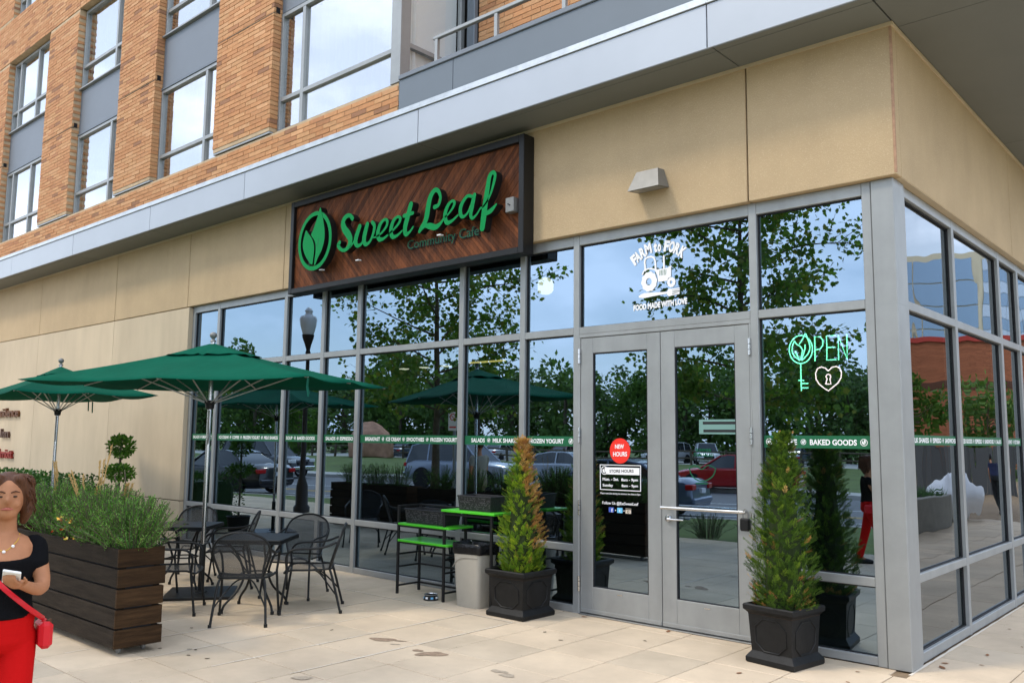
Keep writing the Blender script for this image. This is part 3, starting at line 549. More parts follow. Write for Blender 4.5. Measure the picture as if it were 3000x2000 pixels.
# windows ------------------------------------------------------------------------
YW = YB + .105
def window(x0, x1, z0, z1, cuts, ztr, post=False):
    w = pb('window', M['alum'], bld, lambda m: (m.box(x0, x0 + .05, YW, YW + .08, z0, z1, 0, .004), m.box(x1 - .05, x1, YW, YW + .08, z0, z1, 0, .004), m.box(x0 + .0505, x1 - .0505, YW + .002, YW + .078, z1 - .06, z1 - .001, 0, .004), m.box(x0 + .0505, x1 - .0505, YW + .002, YW + .078, z0 + .001, z0 + .05, 0, .004)))
    def bars(m):
        for c in cuts: m.box(c - .035, c + .035, YW + .004, YW + .075, z0 + .05, z1 - .06, 0, .003)
        m.box(x0 + .05, x1 - .05, YW + .007, YW + .072, ztr - .03, ztr + .03, 0, .003)
    pb('glazing_bar', M['alum'], w, bars)
    xs = [x0 + .05] + list(cuts) + [x1 - .05]
    for a, b in zip(xs[:-1], xs[1:]):
        for p, q in ((z0 + .05, ztr), (ztr, z1 - .06)):
            def pane(m):
                m.add([(a, YW + .05, p), (b, YW + .05, p), (b, YW + .05, q), (a, YW + .05, q)], [(0, 1, 2, 3)], 0)
                m.add([(a, YW + .06, p), (b, YW + .06, p), (b, YW + .06, q), (a, YW + .06, q)], [(3, 2, 1, 0)], 1)
            pb('pane', [M['glass_up'], M['glass_in']], w, pane)
    def cur(m):
        n = int((x1 - x0) / .03); vs = []; fs = []
        for i in range(n + 1):
            x = x0 + (x1 - x0) * i / n; y = YW + .17 + .022 * math.sin(i * 1.1) + .01 * math.sin(i * .37)
            vs += [(x, y, z0 + .02), (x, y, z1 - .02)]
        for i in range(n): fs.append((2 * i, 2 * i + 2, 2 * i + 3, 2 * i + 1))
        m.add(vs, fs)
    pb('brightening_curtain', M['brightening_curtain'], w, cur, 60)  # sheer sheet added to make the panes read whiter
    return w
BAYS = [(-12.06, -9.955, .30), (-15.62, -13.515, .30), (-19.62, -17.16, None), (-23.4, -21.0, None)]
def bay(a, b, nr):
    for z0, z1 in ((SILL, HEAD), (S2, H2), (B2 + .005, 13.3)):
        if nr is None: cuts = [a + (b - a) * .16, a + (b - a) * .60]
        else: cuts = [b - .55]
        window(a + .003, b - .003, z0, z1 - .012, cuts, z0 + .46)
    pb('spandrel_panel', M['spandrel'], bld, lambda m: m.box(a + .004, b - .004, YW + .012, YW + .06, HEAD + .02, S2 - .03, 0, .004))
    pb('window_sill', M['alum'], bld, lambda m: m.box(a + .002, b - .002, YW - .05, YW + .05, S2 - .032, S2 - .001, 0, .004))
    pb('head_flashing', M['parapet'], bld, lambda m: m.box(a + .003, b - .003, YW - .012, YW + .03, HEAD - .01, HEAD + .019))
for a, b, nr in BAYS: bay(a, b, nr)
w1 = window(-8.367, -5.60, SILL + .02, 7.95, [-7.80], SILL + .53)
pb('corner_post', M['alum'], bld, lambda m: m.box(-5.72, -5.54, YB - .005, YB + .16, SILL + .002, 10.5, 0, .004))
pb('spandrel_panel', M['spandrel'], bld, lambda m: m.box(-8.367, -5.73, YW + .01, YW + .07, 7.96, 9.2, 0, .004))
# glazed return beside the terrace
rw = pb('window', M['alum'], bld, lambda m: (m.box(-5.62, -5.555, -.385, .5, 6.60, 6.66, 0, .003), m.box(-5.62, -5.555, .5, .57, 5.75, 10.5, 0, .003), m.box(-5.62, -5.555, -.385, .5, 5.75, 5.82, 0, .003)))
def rp_(m):
    m.add([(-5.59, -.385, 5.82), (-5.59, .5, 5.82), (-5.59, .5, 10.4), (-5.59, -.385, 10.4)], [(0, 1, 2, 3)], 0)
pb('pane', [M['glass_return']], rw, rp_)
pb('brightening_curtain', M['brightening_curtain'], rw, lambda m: m.box(-5.66, -5.645, -.36, .5, 5.8, 10.4))  # white sheet added behind the glass so the return pane reads bright
pb('downpipe', M['parapet'], bld, lambda m: m.box(-5.45, -5.31, .50, .575, 5.8, 10.6, 0, .01))
# terrace parapet with its railing
tp = pb('parapet', M['joint'], bld, lambda m: m.box(-5.54, 1.2, -.53, -.35, 5.60, 6.10))
for a, b in zip([-5.545, -4.60, -1.0], [-4.607, -1.007, 1.25]): pb('parapet_panel', M['parapet'], tp, lambda m: m.box(a, b, -.555, -.532, 5.724, 6.105, 0, .003))
pb('parapet_cap', M['spandrel'], tp, lambda m: m.box(-5.545, 1.25, -.575, -.33, 6.107, 6.165, 0, .006))
rl = pb('railing', M['alum'], bld, lambda m: m.box(-5.05, 1.2, -.475, -.425, 6.50, 6.545, 0, .006))
for x in (-4.99, -4.02, -3.05, -2.08, -1.1, -.1): pb('railing_post', M['alum'], rl, lambda m: m.box(x - .024, x + .024, -.472, -.428, 6.166, 6.499, 0, .003))
# unseen building mass, added to keep sky light out behind what shows
pb('light_block_core', M['inner_dark'], bld, lambda m: (m.box(-26, -5.80, -.15, 14, 5.61, 13.5), m.box(-26, -11.42, .36, 14, 0, 5.2), m.box(-5.79, 1.2, .70, 14, 5.61, 10.8), m.box(-5.5, 1.2, -.33, .62, 5.61, 5.72), m.box(-11.4, -.1, 13.9, 14, 0, 5.2)))
# interior
pb('interior_floor', M['inner_floor'], bld, lambda m: m.box(-11.4, -.13, .13, 13.9, -.10, -.002))
pb('interior_ceiling', M['inner_dark'], bld, lambda m: m.box(-11.4, -.13, .13, 13.9, 4.35, 4.45))
pb('interior_wall', M['inner'], bld, lambda m: m.box(-11.4, -.13, 8.0, 8.1, 0, 4.35))
pb('service_counter', M['inner_dark'], bld, lambda m: (m.box(-9.5, -3.0, 5.2, 5.9, 0, 1.05, 0, .02), m.box(-9.55, -2.95, 5.15, 5.95, 1.052, 1.09, 0, .01), m.box(-9.3, -4, 7.5, 7.98, 0, 2.1)))
# ------------------------------------------------------------------ shop sign
sg = thing('shop_sign', 'wood plank shop sign with raised green script lettering Sweet Leaf above the storefront', 'sign', (-6, -.2, 3.77))
SX0, SX1, SZ0, SZ1 = -8.21, -3.77, 3.765, 5.108
pb('sign_frame', M['black'], sg, lambda m: (m.box(SX0, SX0 + .075, -.255, -.073, SZ0, SZ1, 0, .006), m.box(SX1 - .075, SX1, -.255, -.073, SZ0, SZ1, 0, .006), m.box(SX0 + .0755, SX1 - .0755, -.254, -.074, SZ1 - .085, SZ1 - .001, 0, .006), m.box(SX0 + .0755, SX1 - .0755, -.254, -.074, SZ0 + .001, SZ0 + .075, 0, .006)))
pb('backing_board', M['black'], sg, lambda m: m.box(SX0 + .06, SX1 - .06, -.185, -.16, SZ0 + .06, SZ1 - .07))
# chevron planks: clip slanted strips to the two halves of the board
bx0, bx1, bz0, bz1 = SX0 + .07, SX1 - .07, SZ0 + .068, SZ1 - .08
def clip(poly, f):
    out = []
    for i in range(len(poly)):
        p, q = poly[i], poly[(i + 1) % len(poly)]; a, b = f(p), f(q)
        if a >= 0: out.append(p)
        if (a >= 0) != (b >= 0): t = a / (a - b); out.append((p[0] + (q[0] - p[0]) * t, p[1] + (q[1] - p[1]) * t))
    return out
zm = bz0 + (bz1 - bz0) * .46; rndp = random.Random(11)
for half, (za, zb, slope) in enumerate(((zm + .0015, bz1, 1.05), (bz0, zm - .0015, -1.05))):
    w = .056; x = bx0 - 1.6
    while x < bx1 + 1.6:
        def line(x_, z): return x_ + (z - zm) / slope
        P = [(line(x, za), za), (line(x + w - .003, za), za), (line(x + w - .003, zb), zb), (line(x, zb), zb)]
        P = clip(clip(P, lambda p: p[0] - bx0), lambda p: bx1 - p[0])
        if len(P) >= 3:
            d = rndp.uniform(0, .004); mb = MB(); mb.prism(P, -.203 - d, -.186); mb.build('plank', M['wood'], sg)
        x += w
YL, YLB = -.36, -.26
NAME = {'S': 'letter', 'w': 'letter'}
for key, strokes in LET.items():
    mb = MB()
    for i, st in enumerate(strokes): stroke(mb, [(a_, b_, h_ * (.84 if key in ('e1', 'e2', 'e3', 'a') else 1.02) + .002) for a_, b_, h_ in st], YL - .0007 * i, YLB + .0007 * i, 0, 1)
    o = mb.build('letter', [M['signgreen'], M['black']], sg)
mb = MB(); cx = (RING[0][0] + RING[1][0]) / 2; cz = (RING[2][1] + RING[3][1]) / 2; rx = (RING[1][0] - RING[0][0]) / 2; rz = (RING[2][1] - RING[3][1]) / 2
N = 48
outer = [(cx + rx * math.cos(2 * math.pi * i / N), cz + rz * math.sin(2 * math.pi * i / N)) for i in range(N)]
inner = [(cx + (rx - .058) * math.cos(2 * math.pi * i / N), cz + (rz - .058) * math.sin(2 * math.pi * i / N)) for i in range(N)]
annulus(mb, outer, inner, YL, YLB, 0, 1); mb.build('emblem_ring', [M['signgreen'], M['black']], sg)
for P in (LEAFA, LEAFB):
    mb = MB(); mb.prism(cr(P, 3, True), YL - .004, YLB, 0, 1); mb.build('emblem_leaf', [M['signgreen'], M['black']], sg)
mb = MB()
for a, b in (((-7.395, 4.33), (-7.36, 4.44)), ((-7.56, 4.075), (-7.58, 4.18))): stroke(mb, [(a[0], a[1], .004), ((a[0] + b[0]) / 2 + .01, (a[1] + b[1]) / 2, .005), (b[0], b[1], .002)], YL - .0055, YL - .003)
mb.build('leaf_vein', M['signdark'], sg)
for x, zc_ in ((cx + .12, 4.006), (-6.55, 4.036), (-5.02, 4.136)): pb('mounting_clip', M['white'], sg, lambda m: m.box(x - .03, x + .03, -.335, -.285, zc_ - .006, zc_ + .006))
mb = MB(); x0, x1 = COMM[0][0], COMM[1][0]; h = .118
def ct(a, b): return (x0 + (x1 - x0) * a, -.232, COMM[0][1] + .004 + b * h)
put_text(mb, 'Community Cafe', ct, 0, .004)
n0 = len(mb.v); put_text(mb, 'Community Cafe', lambda a, b: (x0 + (x1 - x0) * a + .012, -.212, COMM[0][1] - .004 + b * h), 1, .004)
mb.build('lettering', [M['signdark'], M['black']], sg)
jb = thing('junction_box', 'small grey junction box on the right end of the wooden sign', 'junction box', (-3.93, -.25, 4.25))
pb('housing', M['steel_dull'], jb, lambda m: m.box(-3.995, -3.875, -.30, -.206, 4.235, 4.40, 0, .006))
pb('latch', M['black'], jb, lambda m: m.obox((-3.94, -.303, 4.32), (.02, .004, .006), Matrix.Rotation(R(35), 3, 'Y')))
# hotel lettering on the left wall
for (w, xa, za, xb, zb), full, c, lab in zip(HOTEL, ('Residence', 'Inn', 'Marriott'), ((.14, .055, .02), (.10, .05, .03), (.28, .03, .02)), ('bronze raised letters reading Residence on the lower concrete wall', 'bronze raised letters reading Inn below Residence on the lower wall', 'red raised letters reading Marriott, lowest line on the lower wall')):
    mb = MB(); zc = za + .02; hh = .205
    vs, fs, wr = text2d(full, .016); wdt = {'Residence': 1.55, 'Inn': .50, 'Marriott': 1.05}[full]
    yf = -.125; yb = -.072; mt = mat('raised_letter', c, .5)
    loc = lambda a, b: (xb - wdt + wdt * a, yf, zc + b * hh)
    mb.add([loc(a, b) for a, b in vs], fs)
    ed = {}
    for f in fs:
        for i in range(len(f)):
            e = (f[i], f[(i + 1) % len(f)]); k = (min(e), max(e)); ed[k] = (ed.get(k, (0, e))[0] + 1, e)
    P = [loc(a, b) for a, b in vs]; mb.add(P + [(x, yb, z) for x, y, z in P], [(e[1], e[0], e[0] + len(P), e[1] + len(P)) for k, (cnt, e) in ed.items() if cnt == 1])
    tag(mb.build('wall_lettering', mt), lab, 'lettering')
# ------------------------------------------------------------------ wall lamp
wlp = thing('wall_lamp', 'grey metal wedge wall lamp on tan concrete above the doors', 'lamp', (-2.22, -.07, 4.18))
def wedge(m):
    m.loft([[(-2.42, -.33, 4.235), (-2.02, -.33, 4.235), (-2.02, -.33, 4.262), (-2.42, -.33, 4.262)], [(-2.37, -.205, 4.20), (-2.07, -.205, 4.20), (-2.07, -.205, 4.405), (-2.37, -.205, 4.405)], [(-2.34, -.0705, 4.20), (-2.10, -.0705, 4.20), (-2.10, -.0705, 4.405), (-2.34, -.0705, 4.405)]])
def wedge2(m):
    a = [(-2.40, -.075, 4.205), (-2.045, -.075, 4.205), (-2.045, -.27, 4.185), (-2.40, -.27, 4.185)]
    b = [(-2.345, -.075, 4.395), (-2.10, -.075, 4.395), (-2.10, -.19, 4.385), (-2.345, -.19, 4.385)]
    m.loft([a, b])
pb('lamp_housing', M['steel_dull'], wlp, wedge2)
pb('lamp_lens', mat('frosted_lens', (.25, .25, .24), .3), wlp, lambda m: m.loft([[(-2.37, -.10, 4.1995), (-2.075, -.10, 4.1995), (-2.075, -.245, 4.184), (-2.37, -.245, 4.184)], [(-2.37, -.10, 4.206), (-2.075, -.10, 4.206), (-2.075, -.245, 4.19), (-2.37, -.245, 4.19)]]))
# ------------------------------------------------------------------ green printed band on the glass
def emblem(mb, cx, cz, r, put, mi=0):
    n = 20; o = [(cx + r * math.cos(2 * math.pi * i / n), cz + r * math.sin(2 * math.pi * i / n)) for i in range(n)]; i_ = [(cx + r * .82 * math.cos(2 * math.pi * i / n), cz + r * .82 * math.sin(2 * math.pi * i / n)) for i in range(n)]
    mb.add([put(*p) for p in o + i_], [(i, (i + 1) % n, n + (i + 1) % n, n + i) for i in range(n)], mi)
    for P in ([(.25, .95), (.05, .5), (-.02, .2), (.1, .0), (.05, -.65), (.12, -.65), (.42, -.2), (.52, .25), (.42, .6)], [(-.35, .5), (-.55, .1), (-.5, -.3), (-.05, -.68), (.02, -.2), (-.08, .12)]):
        mb.add([put(cx + a * r, cz + b * r) for a, b in P], [tuple(range(len(P)))], mi)
bounds = list(zip([-11.335] + XM[:-1], XM)); del bounds[7]
wi = 0
BLAB = ['green band reading SALADS BREAKFAST on the narrow leftmost pane', 'green band reading ICE CREAM COFFEE FROZEN YOGURT MILK SHAKES', 'green band reading SOUP BAKED GOODS', 'green band reading SALADS ESPRESSO', 'green band reading BREAKFAST ICE CREAM SMOOTHIES FROZEN YOGURT', 'green band reading SALADS MILK SHAKES', 'green band reading only FROZEN YOGURT beside the doors', 'green band reading COFFEE BAKED GOODS on the pane right of the doors']
for bi, (a, b) in enumerate(bounds):
    x0, x1 = a + MW + .0095, b - MW - .0095; z0, z1 = (1.682, 1.785) if bi < 7 else (1.700, 1.806)
    bn = thing('window_band', BLAB[bi], 'window decal', ((x0 + x1) / 2, .045, z0))
    pb('band', M['vinylgreen'], bn, lambda m: m.box(x0, x1, .0465, .0485, z0, z1))
    prev = None
    while wi < len(WORDS) and WORDS[wi][1] < b:
        w, xa, xb = WORDS[wi]
        if xb < x1 + .05:
            mb = MB(); put_text(mb, w, lambda p, q: (xa + (xb - xa) * p, .0455, z0 + .029 + q * .047), 0, .03); mb.build('word', M['white'], bn)
            if prev is not None:
                mb = MB(); emblem(mb, (prev + xa) / 2, z0 + .052, .024, lambda p, q: (p, .0455, q)); mb.build('leaf_mark', M['white'], bn)
            prev = xb
        wi += 1
    if bi in (6, 7):
        mb = MB(); emblem(mb, x1 - .055, z0 + .052, .03, lambda p, q: (p, .0455, q)); mb.build('leaf_mark', M['white'], bn)
    if bi == 7:
        mb = MB(); emblem(mb, x0 + .05, z0 + .052, .03, lambda p, q: (p, .0455, q)); mb.build('leaf_mark', M['white'], bn)
SLAB = ['green band on the first side pane reading MILK SHAKES ESPRESSO SANDWICHES', 'green band on the second side pane reading BAKED GOODS ESPRESSO SANDWICHES SALADS', 'green band on the third side pane reading BREAKFAST ICE CREAM', 'green band on the fourth side pane round the corner']
wi = 0
for bi in range(4):
    y0, y1 = YM[bi] + MW + .0095, YM[bi + 1] - MW - .0095
    bn = thing('window_band', SLAB[bi], 'window decal', (-.045, (y0 + y1) / 2, 1.74))
    pb('band', M['vinylgreen'], bn, lambda m: m.box(-.0485, -.0465, y0, y1, 1.735, 1.82))
    prev = None
    while wi < len(SWORDS) and SWORDS[wi][1] < YM[bi + 1]:
        w, ya, yb = SWORDS[wi]; ya = max(ya, y0 + .01); yb = min(yb, y1 - .01)
        mb = MB(); put_text(mb, w, lambda p, q: (-.0455, ya + (yb - ya) * p, 1.757 + q * .042), 0, .03); mb.build('word', M['white'], bn)
        if prev is not None:
            mb = MB(); emblem(mb, (prev + ya) / 2, 1.778, .022, lambda p, q: (-.0455, p, q)); mb.build('leaf_mark', M['white'], bn)
        prev = yb; wi += 1
# ------------------------------------------------------------------ tractor decal above the doors
td = thing('window_decal', 'white decal of a tractor and fork reading FARM to FORK above the doors', 'window decal', (-2.25, .045, 3.05))
YD = .044
mb = MB(); mb.prism(TRAC['hood'], YD, YD + .002)
for i, st in enumerate(TRAC['strokes'][:4]): stroke(mb, st, YD - .0003 * (i + 1), YD + .002, n=3)
mb.build('tractor_body', M['white'], td)
for nm, o, i_ in (('wheel', TRAC['big'], TRAC['bigh']), ('wheel', TRAC['small'], TRAC['smallh'])):
    mb = MB(); O_ = ell(o, 40); cxx = sum(p[0] for p in O_) / 40; czz = sum(p[1] for p in O_) / 40
    O_ = [(cxx + (p[0] - cxx) * (1.0 if k % 4 < 2 else .94), czz + (p[1] - czz) * (1.0 if k % 4 < 2 else .94)) for k, p in enumerate(O_)]
    annulus(mb, O_, ell(i_, 40), YD - .0016, YD + .002); mb.build(nm, M['white'], td)
mb = MB(); mb.prism(ell(TRAC['forkhead']), YD, YD + .002)
for i, st in enumerate(TRAC['strokes'][4:]): stroke(mb, st, YD - .0003 * (i + 1), YD + .002, n=3)
mb.build('fork', M['white'], td)
mb = MB()
for k in range(5):
    x = -2.235 + k * .017; mb.add([(x, YD - .0014, 3.37), (x + .006, YD - .0014, 3.37), (x + .010, YD - .0014, 3.425), (x + .004, YD - .0014, 3.425)], [(0, 1, 2, 3)])
mb.build('grille_slot', M['vinylgreen'], td)
A = TRAC['arc']; acx, acz = -2.252, 3.25
mb = MB()
for ch, (x, z) in zip('FARMtoFORK', A):
    ang = math.atan2(z - acz, x - acx) - math.pi / 2; ang *= .8; cw_, chh = (.064, .104) if ch not in 'Mto' else ((.078, .104) if ch == 'M' else (.040, .104))
    c_, s_ = math.cos(ang), math.sin(ang)
    put_text(mb, ch, lambda p, q: (x + c_ * (p - .5) * cw_ - s_ * (q - .5) * chh, YD, z + s_ * (p - .5) * cw_ + c_ * (q - .5) * chh), 0, .055)
mb.build('lettering', M['white'], td)
mb = MB(); F4 = TRAC['food']
put_text(mb, 'FOOD MADE WITH LOVE', lambda p, q: (F4[0][0] + (F4[1][0] - F4[0][0]) * p, YD, F4[0][1] + .004 + (F4[1][1] - F4[0][1]) * p + q * .055), 0, .05)
mb.build('lettering', M['white'], td)
# ------------------------------------------------------------------ door decals
YD = .0265
nh = thing('window_decal', 'round red NEW HOURS sticker on the left door', 'sticker', (-2.7, .026, 1.52))
mb = MB(); mb.prism(ell(DOOR['red'], 36), YD, YD + .002); mb.build('disc', M['red'], nh)
def fit(mb, word, k, y=None, bold=.02, mi=0, src=DOOR):
    a, b, c = src[k]; hgt = (c[1] - a[1]) * .80; yy = YD - .0012 if y is None else y
    put_text(mb, word, lambda p, q: (a[0] + (b[0] - a[0]) * p, yy, a[1] + .004 + (b[1] - a[1]) * p + q * hgt), mi, bold)
mb = MB(); fit(mb, 'NEW', 'new', bold=.03); fit(mb, 'HOURS', 'hours', bold=.03); mb.build('lettering', M['white'], nh)
sh = thing('window_decal', 'white store hours decal in a box on the left door', 'window decal', (-2.7, .026, 1.25))
mb = MB(); bx = DOOR['box']; t = .007
for p, q in ((0, 1), (1, 2), (2, 3), (3, 0)):
    stroke(mb, [(bx[p][0], bx[p][1], t / 2), (bx[q][0], bx[q][1], t / 2)], YD - .0001 * p, YD + .002, n=1)
mb.build('border', M['white'], sh)
mb = MB(); mb.prism(DOOR['head'], YD, YD + .002); mb.build('title_bar', M['white'], sh)
mb = MB(); fit(mb, 'STORE HOURS', 'store', bold=.02); mb.build('lettering', M['black'], sh)
mb = MB(); emblem(mb, -2.892, 1.446, .043, lambda p, q: (p, YD - .0006, q)); mb.build('leaf_mark', M['white'], sh)
mb = MB()
for w, k in (('Mon. - Sat.', 'mon'), ('8am - 9pm', 'm2'), ('Sunday', 'sun'), ('8am - 9pm', 's2')): fit(mb, w, k, YD, .02)
fit(mb, 'Please note that during the summer we close at 9pm', 'please', YD, .006); mb.build('lettering', M['white'], sh)
fo = thing('window_decal', 'white Follow Us lettering with three small app icons low on the left door', 'window decal', (-2.7, .026, 1.03))
mb = MB(); fit(mb, 'Follow Us @EatSweetLeaf', 'follow', YD, .012); mb.build('lettering', M['white'], fo)
for x in (-2.758, -2.657):
    mb = MB(); mb.prism([(x + .006 * math.cos(i), 1.056 + .006 * math.sin(i)) for i in [0, 1, 2, 3, 4, 5]], YD, YD + .002); mb.build('dot', M['white'], fo)
for k, c in (('fb', (.06, .11, .45)), ('tw', (.16, .52, .80)), ('ig', (.62, .55, .45))):
    (xa, za), (xb, zb) = DOOR[k]; mb = MB(); mb.box(xa, xb, YD, YD + .002, zb + .006, za - .004); ic = mb.build('app_icon', mat('icon_colour', c, .5), fo)
    mb = MB(); xm, zm_ = (xa + xb) / 2, (za + zb) / 2
    if k == 'fb': put_text(mb, 'f', lambda p, q: (xm + .002 + p * .016, YD - .0006, zb + .008 + q * .038), 0, .03)
    elif k == 'tw': put_text(mb, 't', lambda p, q: (xm - .008 + p * .016, YD - .0006, zb + .014 + q * .032), 0, .03)
    else:
        annulus(mb, [(xm + .014 * math.cos(2 * math.pi * i / 16), zm_ - .006 + .014 * math.sin(2 * math.pi * i / 16)) for i in range(16)], [(xm + .008 * math.cos(2 * math.pi * i / 16), zm_ - .006 + .008 * math.sin(2 * math.pi * i / 16)) for i in range(16)], YD - .0006, YD, 0, 0); mb.box(xa, xb, YD - .0005, YD, za - .018, za - .006)
    mb.build('icon_mark', M['white'] if k != 'ig' else M['bark'], ic)
pn = thing('mirrored_sign_strip', 'pale notice of a sign with two dark bars, painted on the right door glass', 'reflection', (-1.63, .09, 1.82))  # mirror image of a sign put onto the glass as a coloured sheet
pb('sheet', mat('mirrored_sign_tone', (.16, .29, .26), .6), pn, lambda m: m.box(-1.81, -1.427, .0265, .0285, 1.815, 1.95)); pb('bar', M['alum_dark'], pn, lambda m: (m.box(-1.77, -1.44, .0255, .0263, 1.905, 1.93), m.box(-1.765, -1.44, .0255, .0263, 1.832, 1.857)))
ths = thing('window_decal', 'dark green SUMMER THAI SALAD lettering with a bowl outline on the right door', 'window decal', (-1.78, .028, 1.36))
mb = MB(); put_text(mb, 'SUMMER', lambda p, q: (-1.85 + .165 * p, YD, 1.652 + .030 * q), 0, .02); put_text(mb, 'THAI SALAD', lambda p, q: (-1.872 + .205 * p, YD, 1.608 + .032 * q), 0, .02); mb.build('lettering', M['signdark'], ths)
mb = MB(); stroke(mb, [(-1.92, 1.50, .004), (-1.90, 1.44, .005), (-1.85, 1.395, .005), (-1.79, 1.38, .005), (-1.73, 1.395, .005), (-1.67, 1.44, .005), (-1.645, 1.50, .004)], YD, YD + .002, n=4); stroke(mb, [(-1.92, 1.50, .003), (-1.86, 1.525, .004), (-1.79, 1.49, .004), (-1.72, 1.53, .004), (-1.645, 1.50, .003)], YD - .0003, YD + .002, n=4); stroke(mb, [(-1.85, 1.36, .005), (-1.73, 1.36, .005)], YD, YD + .002, n=2)
mb.build('bowl_outline', M['signdark'], ths)
lb = thing('lock_box', 'black key lock box hanging on the push bar', 'lock box', (-1.29, -.1, .98))
pb('body', M['black'], lb, lambda m: m.box(-1.338, -1.248, -.135, -.085, .975, 1.085, 0, .012)); pb('shackle', M['steel_dull'], lb, lambda m: m.tube(cr([(-1.315, -.11, 1.085), (-1.315, -.11, 1.13), (-1.293, -.11, 1.165), (-1.27, -.11, 1.13), (-1.27, -.11, 1.085)], 4), .006, 8), 40)
# ------------------------------------------------------------------ glowing OPEN sign inside the pane
ng = mat('green_led', (.02, .3, .12), .4, emit=((.25, 1.0, .60), 7.0)); np_ = mat('pink_led', (.5, .3, .3), .4, emit=((1.0, .70, .74), 6.0))
ns = thing('open_sign', 'glowing green OPEN sign with a leaf key and a pink heart padlock', 'neon sign', (-.68, .12, 2.16))
pb('backing_panel', glass_mat('smoked_acrylic', (.25, .27, .26), .02, wave=0), ns, lambda m: m.box(-.965, -.405, .128, .133, 2.16, 2.71))
def led(name, keys, m_):
    mb = MB()
    for k in keys:
        P = NEON[k] if k != 'ring' else ell(NEON['ring'], 30)
        P3 = [(x, .118, z) for x, z in (P if k in ('ring', 'E', 'E2', 'N', 'key', 'k1', 'k2', 'k3', 'P', 'heart', 'lock') else cr(P, 4))]
        mb.tube(P3, .0052, 6, 0, True, k == 'ring')
    mb.build(name, m_, ns, 60)
led('leaf_key', ['ring', 'leafA', 'leafA2', 'leafB', 'leafB2', 'leafB3', 'key', 'k1', 'k2', 'k3'], ng); led('letter', ['P'], ng); led('letter', ['E', 'E2'], ng); led('letter', ['N'], ng); led('heart_padlock', ['heart'], np_); led('keyhole', ['lock'], np_)
# ------------------------------------------------------------------ lamps inside
lampm = mat('lit_globe', (.9, .85, .75), .5, emit=((1.0, .86, .68), 2.2)); strip = mat('lit_strip', (.9, .7, .2), .5, emit=((1.0, .72, .22), 2.0))
gp = thing('pendant_lamp', 'white schoolhouse globe lamp glowing inside the upper pane left of the doors', 'lamp', (-5.3, 2.0, 3.7))
pb('globe', lampm, gp, lambda m: m.lathe([(.02, .125), (.05, .115), (.095, .085), (.112, .03), (.110, -.06), (.085, -.095), (.05, -.112), (.01, -.115)], (-5.30, 2.0, 3.88), 20), 60)
pb('stem', M['black'], gp, lambda m: m.tube([(-5.27, 2.0, 4.03), (-5.27, 2.0, 4.35)], .012, 6))
for i, (x, y, z, wd) in enumerate(((-6.45, 2.0, 2.88, .62), (-6.3, 2.1, 2.93, .5))): pass
ls = thing('strip_light', 'yellow linear light glowing deep inside the cafe', 'lamp', (-6.45, 2.0, 2.87)); pb('tube', strip, ls, lambda m: m.box(-6.86, -6.06, 2.0, 2.03, 2.868, 2.892, 0, .005)); pb('hanger', M['black'], ls, lambda m: (m.tube([(-6.8, 2.015, 2.9), (-6.8, 2.015, 4.35)], .004, 5), m.tube([(-6.1, 2.015, 2.9), (-6.1, 2.015, 4.35)], .004, 5)))
PL = ['leftmost of three small dome pendants glowing inside', 'middle of three small dome pendants glowing inside', 'rightmost of three small dome pendants glowing inside']
for x, lab in zip((-8.24, -7.76, -7.27), PL):
    pd_ = thing('pendant_lamp', lab, 'lamp', (x, 2, 2.84), 'small dome pendants inside')
    pb('shade', M['steel_dull'], pd_, lambda m: m.lathe([(.015, .10), (.05, .09), (.085, .05), (.095, 0)], (x, 2, 2.86), 14), 60); pb('bulb', lampm, pd_, lambda m: m.lathe([(.08, 0.002), (.08, -.008), (.03, -.016)], (x, 2, 2.858), 14), 60); pb('cord', M['black'], pd_, lambda m: m.tube([(x, 2, 2.96), (x, 2, 4.35)], .004, 5))
sp = thing('pendant_lamp', 'small amber globe lamp glowing behind the second side pane', 'lamp', (-1.4, 4.2, 2.4)); pb('globe', strip, sp, lambda m: m.lathe([(.01, .07), (.06, .045), (.075, 0), (.06, -.045), (.01, -.07)], (-1.4, 4.2, 2.86), 14), 60); pb('cord', M['black'], sp, lambda m: m.tube([(-1.4, 4.2, 2.93), (-1.4, 4.2, 4.35)], .004, 5))
# ------------------------------------------------------------------ plaza paving
rndg = random.Random(5)
pl = MB(); pl.box(-40, 14, -6.9, 40, -.30, -.010); plaza = struct(pl.build('plaza', M['pave_joint']))
slabs = []
def zone(xs, ys):
    for x0, x1 in zip(xs[:-1], xs[1:]):
        for y0, y1 in zip(ys[:-1], ys[1:]): slabs.append((x0, x1, y0, y1))
G_ = .604
zy = [-.80 - G_ * k for k in range(10, -1, -1)]
z1x = [-3.38, -3.074, -2.476, -1.878, -1.28] + [-1.28 + .605 * k for k in range(1, 20)]
zone(z1x, [-.80 - G_ * k for k in range(10, -1, -1)] + [-.19])
zone([-3.38, -3.074, -2.476, -1.878, -1.28, -.675, -.10], [-.19, .002])
z2x = [-3.38 - .603 * k for k in range(36, -1, -1)]
zone(z2x, zy + [-.002])
zone([.02 + .61 * k for k in range(0, 20)], [-.19] + [.06 + .61 * k for k in range(0, 26)])
vis = []; rest = []
for s_ in slabs:
    pr = project(((s_[0] + s_[1]) / 2, (s_[2] + s_[3]) / 2, 0))
    if pr and -80 < pr[0] < 3080 and pr[1] < 2060: vis.append((pr[2], s_))
    else: rest.append(s_)
vis.sort(key=lambda t: t[0])
def slab_box(m, s_, mi=0):
    g = rndg.uniform(.0028, .0055); h = rndg.uniform(-.0016, .0012); m.box(s_[0] + g, s_[1] - g, s_[2] + g, s_[3] - g, -.045, h, mi, .004)
